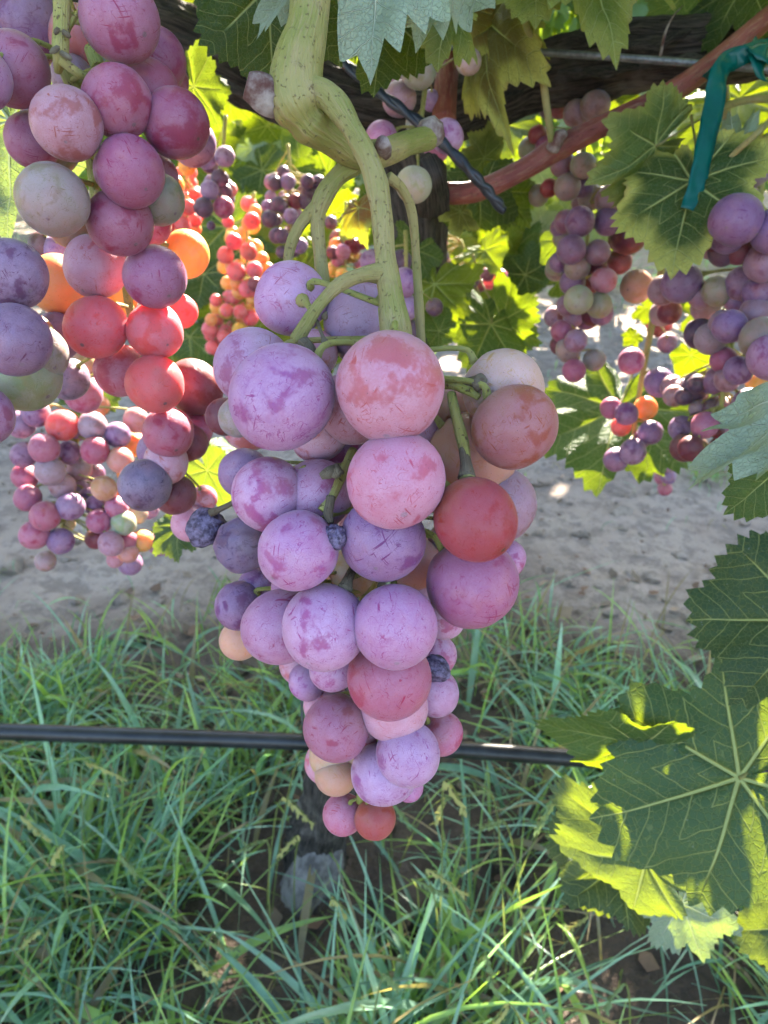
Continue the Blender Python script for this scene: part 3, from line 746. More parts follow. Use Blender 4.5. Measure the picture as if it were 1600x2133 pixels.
main = cluster('grape_bunch', 'large lavender pink grape bunch hanging in the centre on a pale green stalk', [(812, 640, .186), (815, 720, .19), (812, 900, .196), (790, 1100, .2), (765, 1270, .205), (790, 1450, .21), (765, 1600, .217), (752, 1670, .222)],
               MAIN, .0024, fill=16, fill_cols='LYVP', fill_back=.022)
def mpart(name, pts, rad, mat=M_STEM, segs=16, disp=None):
    return ob(name, Geo().tube([tuple(P(*p)) for p in pts], rad, segs, 8, disp).build(name, mat), main)
stemwob = lambda L, a: .05 * np.sin(L * 210) + .04 * np.sin(a * 3 + L * 60) + .025 * np.sin(a * 8 + L * 30) + .04 * math.sin(L * 530 + 1)
mpart('peduncle', [(640, 190, .1955), (690, 205, .192), (738, 275, .190), (775, 352, .188), (793, 430, .187), (803, 540, .186), (814, 620, .185), (826, 705, .184)], [.0040, .0034, .0028, .0028, .0027, .0028, .0031, .0040], segs=20, disp=stemwob)
mpart('side_stem', [(802, 570, .186), (760, 572, .183), (710, 592, .181), (668, 632, .18), (640, 672, .181), (618, 708, .183)], [.0028, .0019, .0017, .0016, .0017, .0020], disp=stemwob)
mpart('tendril', [(808, 368, .189), (838, 395, .192), (858, 445, .196), (867, 540, .2), (873, 640, .203), (878, 720, .205)], [.0014, .00125, .00125, .0012, .0013, .0013], disp=stemwob)
mpart('side_stem', [(745, 338, .215), (700, 372, .216), (668, 425, .217), (662, 470, .218), (668, 540, .22), (676, 620, .222)], [.0030, .0026, .0028, .0022, .002, .002], disp=stemwob)
mpart('side_stem', [(662, 428, .217), (625, 470, .218), (604, 520, .22), (598, 580, .222)], [.0020, .0017, .0016, .0016], disp=stemwob)
# twigs that have lost their berries
mpart('pedicel', [(655, 655, .182), (640, 634, .186), (630, 626, .190)], [.0009, .0009, .0019], M_RACHIS, 10)
mpart('pedicel', [(626, 706, .183), (648, 730, .18), (640, 745, .179)], [.0016, .0012, .0008], M_WOODY, 10, bark_disp(31, .3))
mpart('pedicel', [(660, 668, .182), (672, 700, .18), (678, 716, .179), (682, 724, .179)], [.0005, .0005, .0011, .0004], M_WOODY, 8)
mpart('pedicel', [(676, 660, .181), (680, 650, .179)], [.0009, .0003], M_WOODY, 8)
mpart('side_stem', [(905, 800, .19), (945, 800, .183), (975, 812, .18), (998, 828, .179)], [.0014, .0014, .0012, .0008], M_RACHIS, 10, stemwob)
mpart('pedicel', [(960, 796, .181), (985, 794, .179), (998, 795, .178), (1012, 800, .178)], [.0009, .0013, .0021, .0012], M_WOODY, 12, bark_disp(33, .35))
mpart('side_stem', [(940, 820, .183), (948, 858, .18), (964, 920, .177), (972, 965, .175), (974, 1000, .173)], [.0011, .00125, .0014, .0013, .0022], M_RACHIS, 10, stemwob)
mpart('pedicel', [(966, 935, .1763), (972, 970, .1745), (974, 996, .1728)], [.0012, .0015, .0023], M_WOODY, 12, bark_disp(34, .25))
mpart('side_stem', [(735, 940, .192), (712, 990, .183), (692, 1035, .178), (672, 1065, .177)], [.0013, .0012, .0012, .0016], M_RACHIS, 10, stemwob)
mpart('pedicel', [(690, 1035, .1775), (684, 1070, .176), (690, 1090, .175)], [.0011, .0012, .0007], M_WOODY, 10, bark_disp(36, .3))
mpart('pedicel', [(712, 985, .182), (695, 978, .179), (684, 984, .178), (668, 992, .178)], [.0007, .001, .0016, .0009], M_WOODY, 10, bark_disp(35, .4))
mpart('pedicel', [(700, 970, .18), (700, 985, .178), (704, 995, .178)], [.0008, .0015, .0006], M_WOODY, 10, bark_disp(38, .4))
mpart('pedicel', [(735, 1185, .19), (724, 1210, .182), (718, 1228, .18)], [.0011, .0014, .0021], M_WOODY, 12, bark_disp(39, .3))
mpart('pedicel', [(560, 1010, .2), (470, 1055, .205), (440, 1068, .208)], [.0008, .0008, .0012], M_WOODY, 10)
ob('dried_berry', RAISINS[0], main, P(697, 1120, .1735), Quaternion((1, .3, 0), .4), .0030)

g2 = cluster('grape_bunch', 'mauve grape bunch filling the upper left corner with bloom rubbed off in patches', [(128, -60, .235), (130, 40, .23), (128, 120, .228), (170, 220, .235), (190, 330, .24), (200, 440, .245)], [
 (60, 50, 78, .255, 'V'), (28, 145, 74, .213, 'M'), (-45, 165, 64, .2, 'L'), (250, 42, 82, .21, 'M'), (165, 80, 60, .255, 'Y'), (322, 128, 66, .238, 'M'), (312, 184, 57, .232, 'M'),
 (244, 213, 71, .21, 'M'), (140, 258, 72, .204, 'P'), (366, 257, 71, .219, 'M'), (150, 160, 42, .252, 'K'), (272, 358, 71, .213, 'M'), (326, 368, 46, .238, 'M'), (110, 417, 72, .209, 'G'),
 (105, 300, 62, .245, 'G'), (250, 464, 69, .224, 'M'), (146, 470, 46, .25, 'Y'), (75, 265, 40, .245, 'K'), (205, 130, 40, .26, 'G')], .0024, bm=.75, sm=.75, fill=8, fill_cols='VMG', fill_back=.03)
for pts, r in (([(130, -60, .205), (128, 40, .205), (126, 110, .206), (120, 150, .21)], .0021), ([(126, 125, .206), (160, 150, .208), (185, 165, .212)], .0012), ([(190, 100, .23), (205, 140, .23)], .0022)):
    ob('side_stem', Geo().tube([tuple(P(*p)) for p in pts], [r, r, r * 1.05, r * .5][:len(pts)], 12, 8, stemwob).build('side_stem', M_RACHIS), g2)
for px, py in ((118, 65), (140, 72), (112, 105), (142, 118)):
    ob('pedicel', Geo().tube([tuple(P(127, py - 8, .205)), tuple(P(px, py, .203)), tuple(P(px + (px - 127) * .5, py + 6, .203))], [.0008, .0008, .0004], 6, 4).build('pedicel', M_WOODY), g2)
cluster('grape_bunch', 'dark purple and green berries cut off by the left edge', [(-60, 480, .235), (-30, 600, .235), (-20, 780, .235)], [
 (27, 571, 72, .214, 'V'), (30, 708, 74, .204, 'V'), (48, 779, 76, .225, 'G'), (-32, 866, 60, .208, 'L'), (-60, 640, 70, .225, 'V'), (-70, 760, 70, .225, 'M')], .002, fill=3, fill_cols='VG', bm=.8, sm=.8)
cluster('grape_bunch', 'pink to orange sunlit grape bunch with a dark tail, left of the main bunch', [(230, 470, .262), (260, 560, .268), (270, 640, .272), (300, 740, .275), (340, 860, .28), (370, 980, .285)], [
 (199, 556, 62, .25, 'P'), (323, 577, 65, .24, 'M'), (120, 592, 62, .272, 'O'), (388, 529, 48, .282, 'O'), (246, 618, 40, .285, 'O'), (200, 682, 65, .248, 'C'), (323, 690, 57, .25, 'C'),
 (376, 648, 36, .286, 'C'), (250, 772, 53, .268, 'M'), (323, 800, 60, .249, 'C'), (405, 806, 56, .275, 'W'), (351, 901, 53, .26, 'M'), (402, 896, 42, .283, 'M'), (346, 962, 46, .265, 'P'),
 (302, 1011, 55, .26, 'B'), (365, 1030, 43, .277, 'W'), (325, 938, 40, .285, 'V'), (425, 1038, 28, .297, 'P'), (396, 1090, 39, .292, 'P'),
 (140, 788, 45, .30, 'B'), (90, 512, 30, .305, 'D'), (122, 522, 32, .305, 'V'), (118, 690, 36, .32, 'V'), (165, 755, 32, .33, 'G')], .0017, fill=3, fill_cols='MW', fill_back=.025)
cluster('grape_bunch', 'loose bunch of small mauve and peach berries low at the left, hanging over the soil', [(190, 815, .47), (170, 880, .465), (150, 960, .465), (140, 1060, .465), (110, 1150, .465)], [
 (75, 860, 30, .445, 'V'), (45, 884, 29, .45, 'V'), (130, 886, 33, .44, 'C'), (193, 887, 30, .44, 'K'), (245, 906, 27, .445, 'V'), (285, 876, 27, .46, 'Y'), (92, 934, 32, .43, 'M'), (50, 947, 27, .44, 'V'),
 (145, 943, 25, .45, 'V'), (198, 939, 29, .435, 'M'), (250, 958, 27, .44, 'Y'), (104, 981, 31, .435, 'K'), (165, 977, 25, .46, 'K'), (130, 1013, 28, .445, 'K'), (175, 1020, 22, .47, 'K'), (52, 993, 27, .45, 'M'),
 (58, 1037, 28, .44, 'M'), (217, 1017, 26, .435, 'Y'), (147, 1055, 29, .435, 'V'), (185, 1038, 22, .46, 'V'), (94, 1075, 31, .43, 'M'), (199, 1053, 22, .45, 'V'), (243, 1057, 24, .44, 'M'), (207, 1086, 26, .44, 'M'),
 (258, 1090, 26, .44, 'G'), (72, 1114, 31, .435, 'M'), (126, 1127, 28, .44, 'V'), (200, 1122, 23, .455, 'W'), (231, 1133, 26, .435, 'K'), (266, 1150, 23, .45, 'Y'), (298, 1127, 23, .455, 'O'), (240, 1166, 18, .46, 'P'),
 (95, 1169, 22, .45, 'K'), (280, 925, 26, .47, 'O'), (268, 985, 24, .47, 'O'), (285, 1070, 22, .46, 'G'), (140, 1090, 17, .47, 'G'), (205, 845, 24, .49, 'Y'), (255, 1030, 20, .47, 'O')], .0016, fill=8, fill_cols='VKM', bm=.85, sm=.9)
def cloud(pts, n, col, d, r, seed, spread=None):
    q = random.Random(seed); out = []
    for _ in range(n):
        k = q.random() * (len(pts) - 1); i = int(k); t = k - i
        x = pts[i][0] * (1 - t) + pts[i + 1][0] * t; y = pts[i][1] * (1 - t) + pts[i + 1][1] * t; wd = pts[i][2] * (1 - t) + pts[i + 1][2] * t
        out.append((x + q.uniform(-wd, wd), y + q.uniform(-14, 14), r * q.uniform(.75, 1.12), d + q.uniform(-.025, .045), q.choice(col)))
    return out
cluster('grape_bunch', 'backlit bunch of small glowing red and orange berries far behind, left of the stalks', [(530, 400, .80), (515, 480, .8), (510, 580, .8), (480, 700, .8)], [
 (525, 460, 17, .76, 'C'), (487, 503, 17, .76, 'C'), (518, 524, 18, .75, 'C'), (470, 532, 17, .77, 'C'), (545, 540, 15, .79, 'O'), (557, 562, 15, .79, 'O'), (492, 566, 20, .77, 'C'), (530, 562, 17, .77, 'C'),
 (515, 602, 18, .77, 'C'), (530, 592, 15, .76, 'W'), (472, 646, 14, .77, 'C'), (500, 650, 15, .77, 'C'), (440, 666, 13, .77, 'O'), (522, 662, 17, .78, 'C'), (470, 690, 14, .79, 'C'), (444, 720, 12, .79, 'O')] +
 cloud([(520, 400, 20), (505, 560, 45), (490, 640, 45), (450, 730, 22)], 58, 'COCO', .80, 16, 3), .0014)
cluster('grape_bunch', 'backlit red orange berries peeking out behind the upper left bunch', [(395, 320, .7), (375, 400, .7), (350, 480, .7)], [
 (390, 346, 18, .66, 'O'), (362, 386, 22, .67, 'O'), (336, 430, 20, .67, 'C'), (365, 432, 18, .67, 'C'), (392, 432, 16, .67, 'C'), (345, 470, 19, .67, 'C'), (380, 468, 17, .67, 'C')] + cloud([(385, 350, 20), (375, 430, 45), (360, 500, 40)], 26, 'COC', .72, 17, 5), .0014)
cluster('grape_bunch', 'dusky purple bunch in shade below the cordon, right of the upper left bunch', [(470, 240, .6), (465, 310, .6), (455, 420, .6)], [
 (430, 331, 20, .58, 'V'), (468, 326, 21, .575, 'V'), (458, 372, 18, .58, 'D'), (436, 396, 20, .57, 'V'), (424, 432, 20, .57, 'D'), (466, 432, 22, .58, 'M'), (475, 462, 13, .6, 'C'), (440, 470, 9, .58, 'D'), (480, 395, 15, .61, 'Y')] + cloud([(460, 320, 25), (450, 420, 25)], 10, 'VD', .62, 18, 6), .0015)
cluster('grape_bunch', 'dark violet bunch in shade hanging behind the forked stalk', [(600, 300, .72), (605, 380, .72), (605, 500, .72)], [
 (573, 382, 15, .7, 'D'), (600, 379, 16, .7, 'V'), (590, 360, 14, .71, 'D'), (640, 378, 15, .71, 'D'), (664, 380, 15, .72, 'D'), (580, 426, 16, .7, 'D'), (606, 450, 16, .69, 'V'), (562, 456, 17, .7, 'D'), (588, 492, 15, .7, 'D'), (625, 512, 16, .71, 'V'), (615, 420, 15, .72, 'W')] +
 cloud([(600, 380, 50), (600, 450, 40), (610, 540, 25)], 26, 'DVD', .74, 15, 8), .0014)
cluster('grape_bunch', 'dull wine red bunch between the stalks of the main bunch', [(720, 420, .85), (720, 480, .85), (720, 580, .85)], cloud([(720, 470, 35), (725, 540, 40), (730, 600, 40)], 30, 'WWDOM', .85, 15, 9), .0014)
cluster('grape_bunch', 'shaded purple and amber bunch right of the tendril, above the backlit leaf', [(960, 500, .85), (985, 570, .85), (1000, 620, .85)], [
 (985, 585, 14, .83, 'D'), (1015, 572, 14, .83, 'W'), (938, 618, 14, .83, 'D'), (965, 610, 13, .83, 'D'), (915, 490, 13, .83, 'C'), (1045, 575, 13, .83, 'M')] + cloud([(915, 490, 5), (930, 600, 20), (985, 590, 40), (1040, 580, 15)], 26, 'DOWC', .86, 13, 10), .0013)
cluster('grape_bunch', 'pale green and lilac berries tucked against the cordon right of the thick shoot', [(890, 150, .42), (880, 230, .42), (870, 330, .42)], [
 (872, 146, 38, .40, 'G'), (976, 128, 27, .39, 'G'), (832, 206, 35, .42, 'K'), (795, 286, 33, .42, 'L'), (862, 385, 37, .375, 'G'), (932, 284, 34, .40, 'L'), (866, 258, 21, .43, 'G'), (910, 312, 26, .43, 'M'), (968, 25, 30, .45, 'M'), (1000, 10, 28, .46, 'M'), (830, 150, 28, .46, 'K'), (900, 210, 22, .45, 'V')], .0014)
cluster('grape_bunch', 'few shaded lilac berries glimpsed between the main stalk and the tendril', [(845, 480, .46), (846, 560, .46), (842, 660, .46)], [(842, 588, 30, .45, 'V'), (846, 640, 27, .46, 'V'), (775, 545, 26, .47, 'V'), (835, 545, 24, .48, 'D'), (850, 690, 26, .47, 'D'), (905, 640, 18, .5, 'D')], .0012)
cluster('grape_bunch', 'tall grey lilac bunch hanging below the red cane', [(1225, 230, .52), (1215, 340, .52), (1225, 460, .52), (1215, 600, .52), (1205, 750, .52)], [
 (1200, 236, 28, .49, 'K'), (1240, 220, 31, .48, 'K'), (1165, 222, 24, .53, 'M'), (1120, 281, 19, .52, 'R'), (1135, 304, 20, .52, 'M'), (1228, 262, 19, .5, 'G'), (1215, 345, 27, .48, 'G'), (1172, 342, 26, .5, 'K'),
 (1144, 392, 19, .51, 'R'), (1182, 390, 28, .49, 'G'), (1270, 418, 31, .49, 'K'), (1208, 462, 31, .48, 'V'), (1178, 462, 24, .5, 'K'), (1266, 462, 29, .49, 'V'), (1308, 492, 38, .5, 'W'), (1190, 520, 30, .475, 'V'),
 (1245, 526, 26, .48, 'K'), (1203, 556, 27, .49, 'G'), (1166, 546, 22, .5, 'V'), (1192, 588, 26, .5, 'V'), (1258, 584, 27, .48, 'P'), (1205, 625, 31, .475, 'G'), (1180, 636, 22, .5, 'K'), (1248, 636, 26, .485, 'G'),
 (1252, 652, 25, .5, 'V'), (1170, 690, 23, .49, 'M'), (1199, 710, 24, .48, 'K'), (1238, 750, 23, .49, 'G'), (1196, 772, 25, .48, 'M'), (1195, 660, 22, .51, 'K'), (1230, 410, 26, .52, 'G'), (1290, 545, 26, .52, 'W')], .0016, fill=26, fill_cols='VKGW', fill_back=.014, bm=.65, sm=.75)
cluster('grape_bunch', 'slender bunch with one peach berry on top, hanging before the backlit leaf', [(1385, 520, .52), (1365, 640, .52), (1335, 800, .52), (1318, 920, .52)], [
 (1326, 597, 34, .49, 'Y'), (1315, 752, 27, .5, 'M'), (1373, 797, 30, .49, 'V'), (1345, 850, 24, .51, 'O'), (1273, 850, 23, .5, 'M'), (1305, 862, 24, .49, 'V'), (1294, 888, 21, .51, 'C'), (1355, 901, 25, .49, 'V'), (1318, 941, 28, .485, 'V'),
 (1283, 957, 26, .495, 'V'), (1390, 715, 20, .55, 'V'), (1335, 915, 20, .52, 'V')], .0022, mat=M_STEM, bm=.75, sm=.85)
cluster('grape_bunch', 'tiny backlit pink berries beside the slender bunch, far behind', [(1375, 600, .9), (1372, 660, .9), (1375, 700, .9)], [(1347, 650, 14, .88, 'C'), (1390, 655, 14, .88, 'C'), (1355, 673, 12, .88, 'C'), (1372, 690, 13, .88, 'R')] + cloud([(1365, 640, 25), (1372, 690, 18)], 10, 'CPR', .9, 13, 12), .0012)
cluster('grape_bunch', 'crowded dark lilac bunch along the right edge beside the teal tape', [(1600, 280, .42), (1580, 420, .42), (1545, 600, .42), (1520, 740, .42), (1500, 860, .42)], [
 (1568, 350, 40, .385, 'K'), (1530, 350, 36, .40, 'V'), (1505, 340, 26, .45, 'O'), (1545, 420, 36, .41, 'V'), (1533, 458, 54, .36, 'V'), (1612, 482, 48, .36, 'V'), (1420, 590, 41, .43, 'V'), (1495, 606, 33, .42, 'G'), (1470, 640, 30, .45, 'K'),
 (1595, 545, 42, .38, 'K'), (1548, 590, 36, .41, 'V'), (1580, 610, 34, .40, 'V'), (1520, 680, 35, .39, 'V'), (1480, 706, 33, .41, 'K'), (1588, 705, 46, .375, 'G'), (1605, 745, 46, .365, 'L'), (1575, 650, 32, .4, 'K'), (1538, 772, 30, .4, 'V'),
 (1508, 750, 28, .41, 'M'), (1468, 886, 28, .42, 'M'), (1440, 934, 27, .42, 'W'), (1515, 790, 27, .41, 'K'), (1452, 800, 20, .44, 'D'), (1480, 800, 20, .44, 'V'), (1425, 826, 19, .45, 'D'), (1528, 884, 28, .42, 'K'), (1562, 845, 36, .41, 'V'),
 (1585, 800, 30, .45, 'O'), (1490, 850, 24, .44, 'D'), (1455, 850, 20, .45, 'K'), (1500, 930, 22, .44, 'W'), (1395, 650, 26, .47, 'W'), (1450, 690, 24, .47, 'D')], .0018, fill=30, fill_cols='VKDW', fill_back=.02, bm=.65, sm=.75)
cluster('grape_bunch', 'small faded pink bunch far behind, over the soil right of the backlit leaf', [(1390, 890, .95), (1388, 950, .95), (1382, 1010, .95)], cloud([(1395, 900, 18), (1390, 950, 25), (1382, 1010, 14)], 26, 'MVPM', .95, 15, 14), .0012)

# ------------------------------------------------------------------ trellis hardware
ob_ = ob('trellis_wire', Geo().tube([tuple(P(-300, 20, .46)), tuple(P(330, 58, .455)), tuple(P(600, 78, .455)), tuple(P(955, 98, .430)), tuple(P(1440, 131, .412)), tuple(P(1900, 175, .40))], [.0020] * 6, 10, 10).build('trellis_wire', M_WIRE))
tag(ob_, 'grey galvanised trellis wire running along the cordon', 'wire')
hose = thing('drip_hose', 'black drip irrigation hose strung above the grass behind the main bunch', 'hose', P(800, 1553, .70))
ob('hose', Geo().tube([tuple(P(-500, 1508, .74)), tuple(P(0, 1524, .715)), tuple(P(400, 1537, .705)), tuple(P(800, 1553, .70)), tuple(P(1190, 1578, .69)), tuple(P(1800, 1622, .67))], [.0080] * 6, 20, 12, lambda L, a: .02 * np.sin(L * 30 + a)).build('hose', M_HOSE), hose)
ob('hanger_wire', Geo().tube([tuple(P(700, 1150, .70)), tuple(P(655, 1360, .70)), tuple(P(632, 1430, .70)), tuple(P(630, 1500, .70)), tuple(P(640, 1556, .70))], [.0014] * 5, 8, 8).build('hanger_wire', M_HOSE), hose)
tie = thing('twist_tie', 'black twisted plastic tie crossing behind the thick shoot', 'tie', P(740, 150, .44))
for k in (0, 1):
    pts = [(690, 105, .40), (745, 155, .395), (800, 200, .39), (865, 248, .386), (930, 305, .384), (985, 362, .385), (1020, 402, .39), (1048, 437, .395)]
    dd = Geo()
    pp = catmull([tuple(P(*q)) for q in pts], 8)
    n = len(pp); pr = []
    for i in range(n):
        a = i * .55 + k * math.pi; pr.append(pp[i] + np.array([math.cos(a) * .0010, 0, math.sin(a) * .0010]))
    dd.tube(pr, [.0022] * n, 8, 1, smooth_path=False)
    ob('strand', dd.build('strand', M_TIE), tie)
# teal tape
tape = thing('tie_tape', 'teal plastic tie tape knotted round the wire with a long hanging tail', 'tape', P(1570, 120, .385))
def ribbon(name, pts, wid, twist=None):
    pr = catmull([tuple(P(*q)) for q in pts], 8); n = len(pr); V = []; F = []
    wv = catmull([(w_, 0, 0) for w_ in wid], 8)[:, 0]; tv = catmull([(t_, 0, 0) for t_ in (twist or [0] * len(pts))], 8)[:, 0]
    T = np.gradient(pr, axis=0)
    for i in range(n):
        t = T[i] / np.linalg.norm(T[i]); s = np.cross(t, np.array(FWD)); s /= np.linalg.norm(s); f = np.cross(s, t)
        s2 = s * math.cos(tv[i]) + f * math.sin(tv[i]); f2 = np.cross(s2, t)
        for k in range(5):
            u = (k - 2) / 2
            V.append(pr[i] + s2 * u * wv[i] * .5 + f2 * .0006 * math.cos(u * 2.2 + i * .31 + 1.3 * math.sin(i * .7)))
    for i in range(n - 1):
        for k in range(4): F.append((5 * i + k, 5 * i + k + 1, 5 * i + k + 6, 5 * i + k + 5))
    o = ob(name, mesh(name, V, F, M_TAPE), tape)
    so = o.modifiers.new('thickness', 'SOLIDIFY'); so.thickness = .00025
    return o
ribbon('tail', [(1545, 112, .378), (1515, 128, .377), (1496, 160, .376), (1487, 220, .376), (1470, 300, .375), (1452, 380, .374), (1436, 438, .374)], [.008, .010, .0105, .0105, .010, .0095, .0092], [.6, .4, .2, .0, .1, .15, .1])
ribbon('loop', [(1640, 95, .385), (1600, 100, .378), (1560, 110, .376), (1530, 125, .378), (1500, 145, .382), (1470, 165, .39)], [.008, .009, .009, .009, .008, .006], [.6, .3, .2, .5, .9, 1.2])
ribbon('loop', [(1585, 85, .38), (1582, 112, .374), (1588, 150, .376), (1600, 170, .385)], [.008, .011, .010, .007], [.2, .0, .3, .6])
ribbon('knot', [(1568, 95, .374), (1590, 105, .371), (1606, 128, .374)], [.008, .011, .008], [.4, .1, .5])

# ------------------------------------------------------------------ unseen canopy above the frame: shades the fruit, with gaps left for TARGETS
TARGETS = [P(*t) for t in ((120, 592, .27), (388, 529, .28), (246, 618, .285), (200, 682, .25), (323, 690, .25), (376, 648, .286), (323, 790, .25), (130, 886, .44), (298, 1127, .455), (280, 925, .47),
                           (1040, 700, .55), (1230, 880, .6), (1345, 850, .51), (1470, 1680, .34), (1430, 1600, .34), (1260, 1560, .345), (1500, 1790, .35), (1450, 1960, .43), (500, 560, .78), (380, 430, .68), (250, 958, .44))]
def scatter_leaves(name, spots, mat, lo=LEAF_SMALL, cols=None, seed=1):
    """one mesh of many small leaf shapes: (position, normal-ish dir, size)"""
    q = np.random.default_rng(seed); V = []; F = []; U = []; W = []; E = []; n = 0; C = []
    src = []
    for me in lo:
        v = np.zeros(len(me.vertices) * 3); me.vertices.foreach_get('co', v)
        fs = [tuple(p.vertices) for p in me.polygons]
        at = []
        for k in ('vein_u', 'vein_v', 'edge'):
            a = np.zeros(len(me.vertices)); me.attributes[k].data.foreach_get('value', a); at.append(a)
        src.append((v.reshape(-1, 3), fs, at))
    for i, (pos, s) in enumerate(spots):
        v, fs, at = src[i % len(src)]
        # blades hang tip down and face outwards, with scatter
        az = q.uniform(0, 2 * math.pi); tilt = q.normal(math.radians(50), .45)
        R = Matrix.Rotation(az, 3, 'Z') @ Matrix.Rotation(math.pi - tilt, 3, 'X') @ Matrix.Rotation(q.normal(0, .6), 3, 'Y')
        V.append(v @ np.array(R).T * s + np.array(pos)); F.extend([tuple(a + n for a in f) for f in fs]); n += len(v)
        U.append(at[0]); W.append(at[1]); E.append(at[2])
    return mesh(name, np.concatenate(V), F, mat, {'vein_u': np.concatenate(U), 'vein_v': np.concatenate(W), 'edge': np.concatenate(E)})
SHADE = [P(*t) for t in ((1440, 300, .385), (1400, 380, .38), (1370, 450, .375), (1400, 520, .375), (1480, 420, .37), (1300, 330, .39), (1240, 380, .39), (1340, 290, .40), (1530, 460, .36), (1570, 350, .385), (1590, 540, .38),
         (1500, 250, .378), (1450, 380, .375), (1210, 350, .48), (1190, 520, .475), (1205, 625, .475), (1520, 680, .39), (1590, 720, .37), (1260, 460, .49), (1240, 220, .48), (985, 200, .41), (990, 120, .415), (1060, 100, .41), (1300, 60, .335), (1240, 30, .34), (1110, 10, .34),
         (780, 60, .207), (860, 40, .216), (560, 100, .24), (520, 60, .25), (640, 60, .197), (620, 190, .196), (700, 260, .195), (780, 360, .188), (800, 500, .187), (606, 600, .205), (588, 760, .172), (813, 740, .166), (825, 950, .168), (1048, 780, .188), (1072, 850, .175), (990, 1040, .17), (760, 640, .208),
         (620, 1100, .175), (797, 1080, .178), (984, 1170, .185), (676, 1260, .18), (823, 1260, .177), (812, 1370, .188), (701, 1480, .2), (850, 1530, .2), (800, 1570, .206), (560, 990, .186), (657, 990, .189), (250, 20, .21), (30, 110, .213), (244, 180, .21), (140, 220, .204), (366, 220, .219), (272, 320, .213), (110, 380, .209), (250, 430, .224), (322, 100, .238), (27, 540, .214), (30, 670, .204), (60, 750, .225),
         (1500, 1250, .31), (1450, 1330, .31), (1560, 1380, .31), (1560, 1200, .31), (1500, 1440, .335), (1400, 1440, .34), (1330, 1480, .34), (1300, 1720, .345), (1330, 1640, .345), (1390, 1790, .35), (1580, 1700, .335), (1570, 1500, .335), (1200, 1770, .45), (1250, 1850, .45), (1250, 1720, .40), (1380, 1880, .43), (1540, 880, .24), (1580, 1020, .25), (1330, 1840, .43),
         (830, 206, .42), (872, 146, .40), (930, 284, .40), (862, 385, .40), (300, 1011, .26), (350, 880, .26), (92, 934, .43), (58, 1037, .44), (147, 1055, .435), (94, 1075, .43), (1005, 450, .5), (880, 470, .58), (850, 700, .63))]
def ray_gap(p, pts):
    g = 9.
    for t in pts:
        v = p - t; k = v.dot(SUNV)
        if k > 0: g = min(g, (v - SUNV * k).length)
    return g
def in_view(p, s):
    q = proj(p)
    return bool(q and -60 - s / q[2] * F_PX < q[0] < 1660 + s / q[2] * F_PX and q[1] > -20 - s / q[2] * F_PX and q[1] < 2300)
cr_ = np.random.default_rng(11); spots = []
while len(spots) < 1000:
    p = Vector((cr_.uniform(-1.3, 1.5), cr_.normal(.52, .13), cr_.triangular(.84, .98, 1.75)))
    s = cr_.uniform(.045, .075)
    if p.y < .12 or in_view(p, s * .85) or ray_gap(p, TARGETS) < s * 1.0: continue
    spots.append((p, s))
# extra unseen leaves added on the sun rays of the SHADE points
for t in SHADE:
    done = 0
    for k_ in range(60):
        s = cr_.uniform(.045, .065); p = t + SUNV * cr_.uniform(.12, .75) + Vector(cr_.normal(0, .012, 3))
        if p.z > 1.4 or in_view(p, s * .8) or ray_gap(p, TARGETS) < s * .85: continue
        spots.append((p, s)); done += 1
        if done == 4: break
crown = ob('crown', scatter_leaves('crown', spots, M_FARLEAF), vine, color=(.05, .10, .03, .1)); crown['kind'] = 'stuff'
for k in range(9):
    x = -1.1 + k * .28
    ob('shoot', Geo().tube([(x, .5, .86), (x + .03, .5 + .05 * math.sin(k), 1.1), (x - .02, .5 + .1 * math.sin(k), 1.4), (x + .05, .5 + .12 * math.sin(k * 2), 1.7)], [.005, .0045, .004, .002], 8, 6).build('shoot', M_STEM), vine)

spots = []  # unseen leaves added right of the frame to shade the low shoot
while len(spots) < 300:
    p = Vector((cr_.uniform(.16, .75), cr_.uniform(.24, .62), cr_.uniform(.42, .95)))
    s = cr_.uniform(.04, .065)
    if in_view(p, s * .8) or ray_gap(p, TARGETS) < s * .8: continue
    spots.append((p, s))
o = ob('crown', scatter_leaves('crown', spots, M_FARLEAF, seed=5), ls, color=(.05, .10, .03, .1)); o['kind'] = 'stuff'

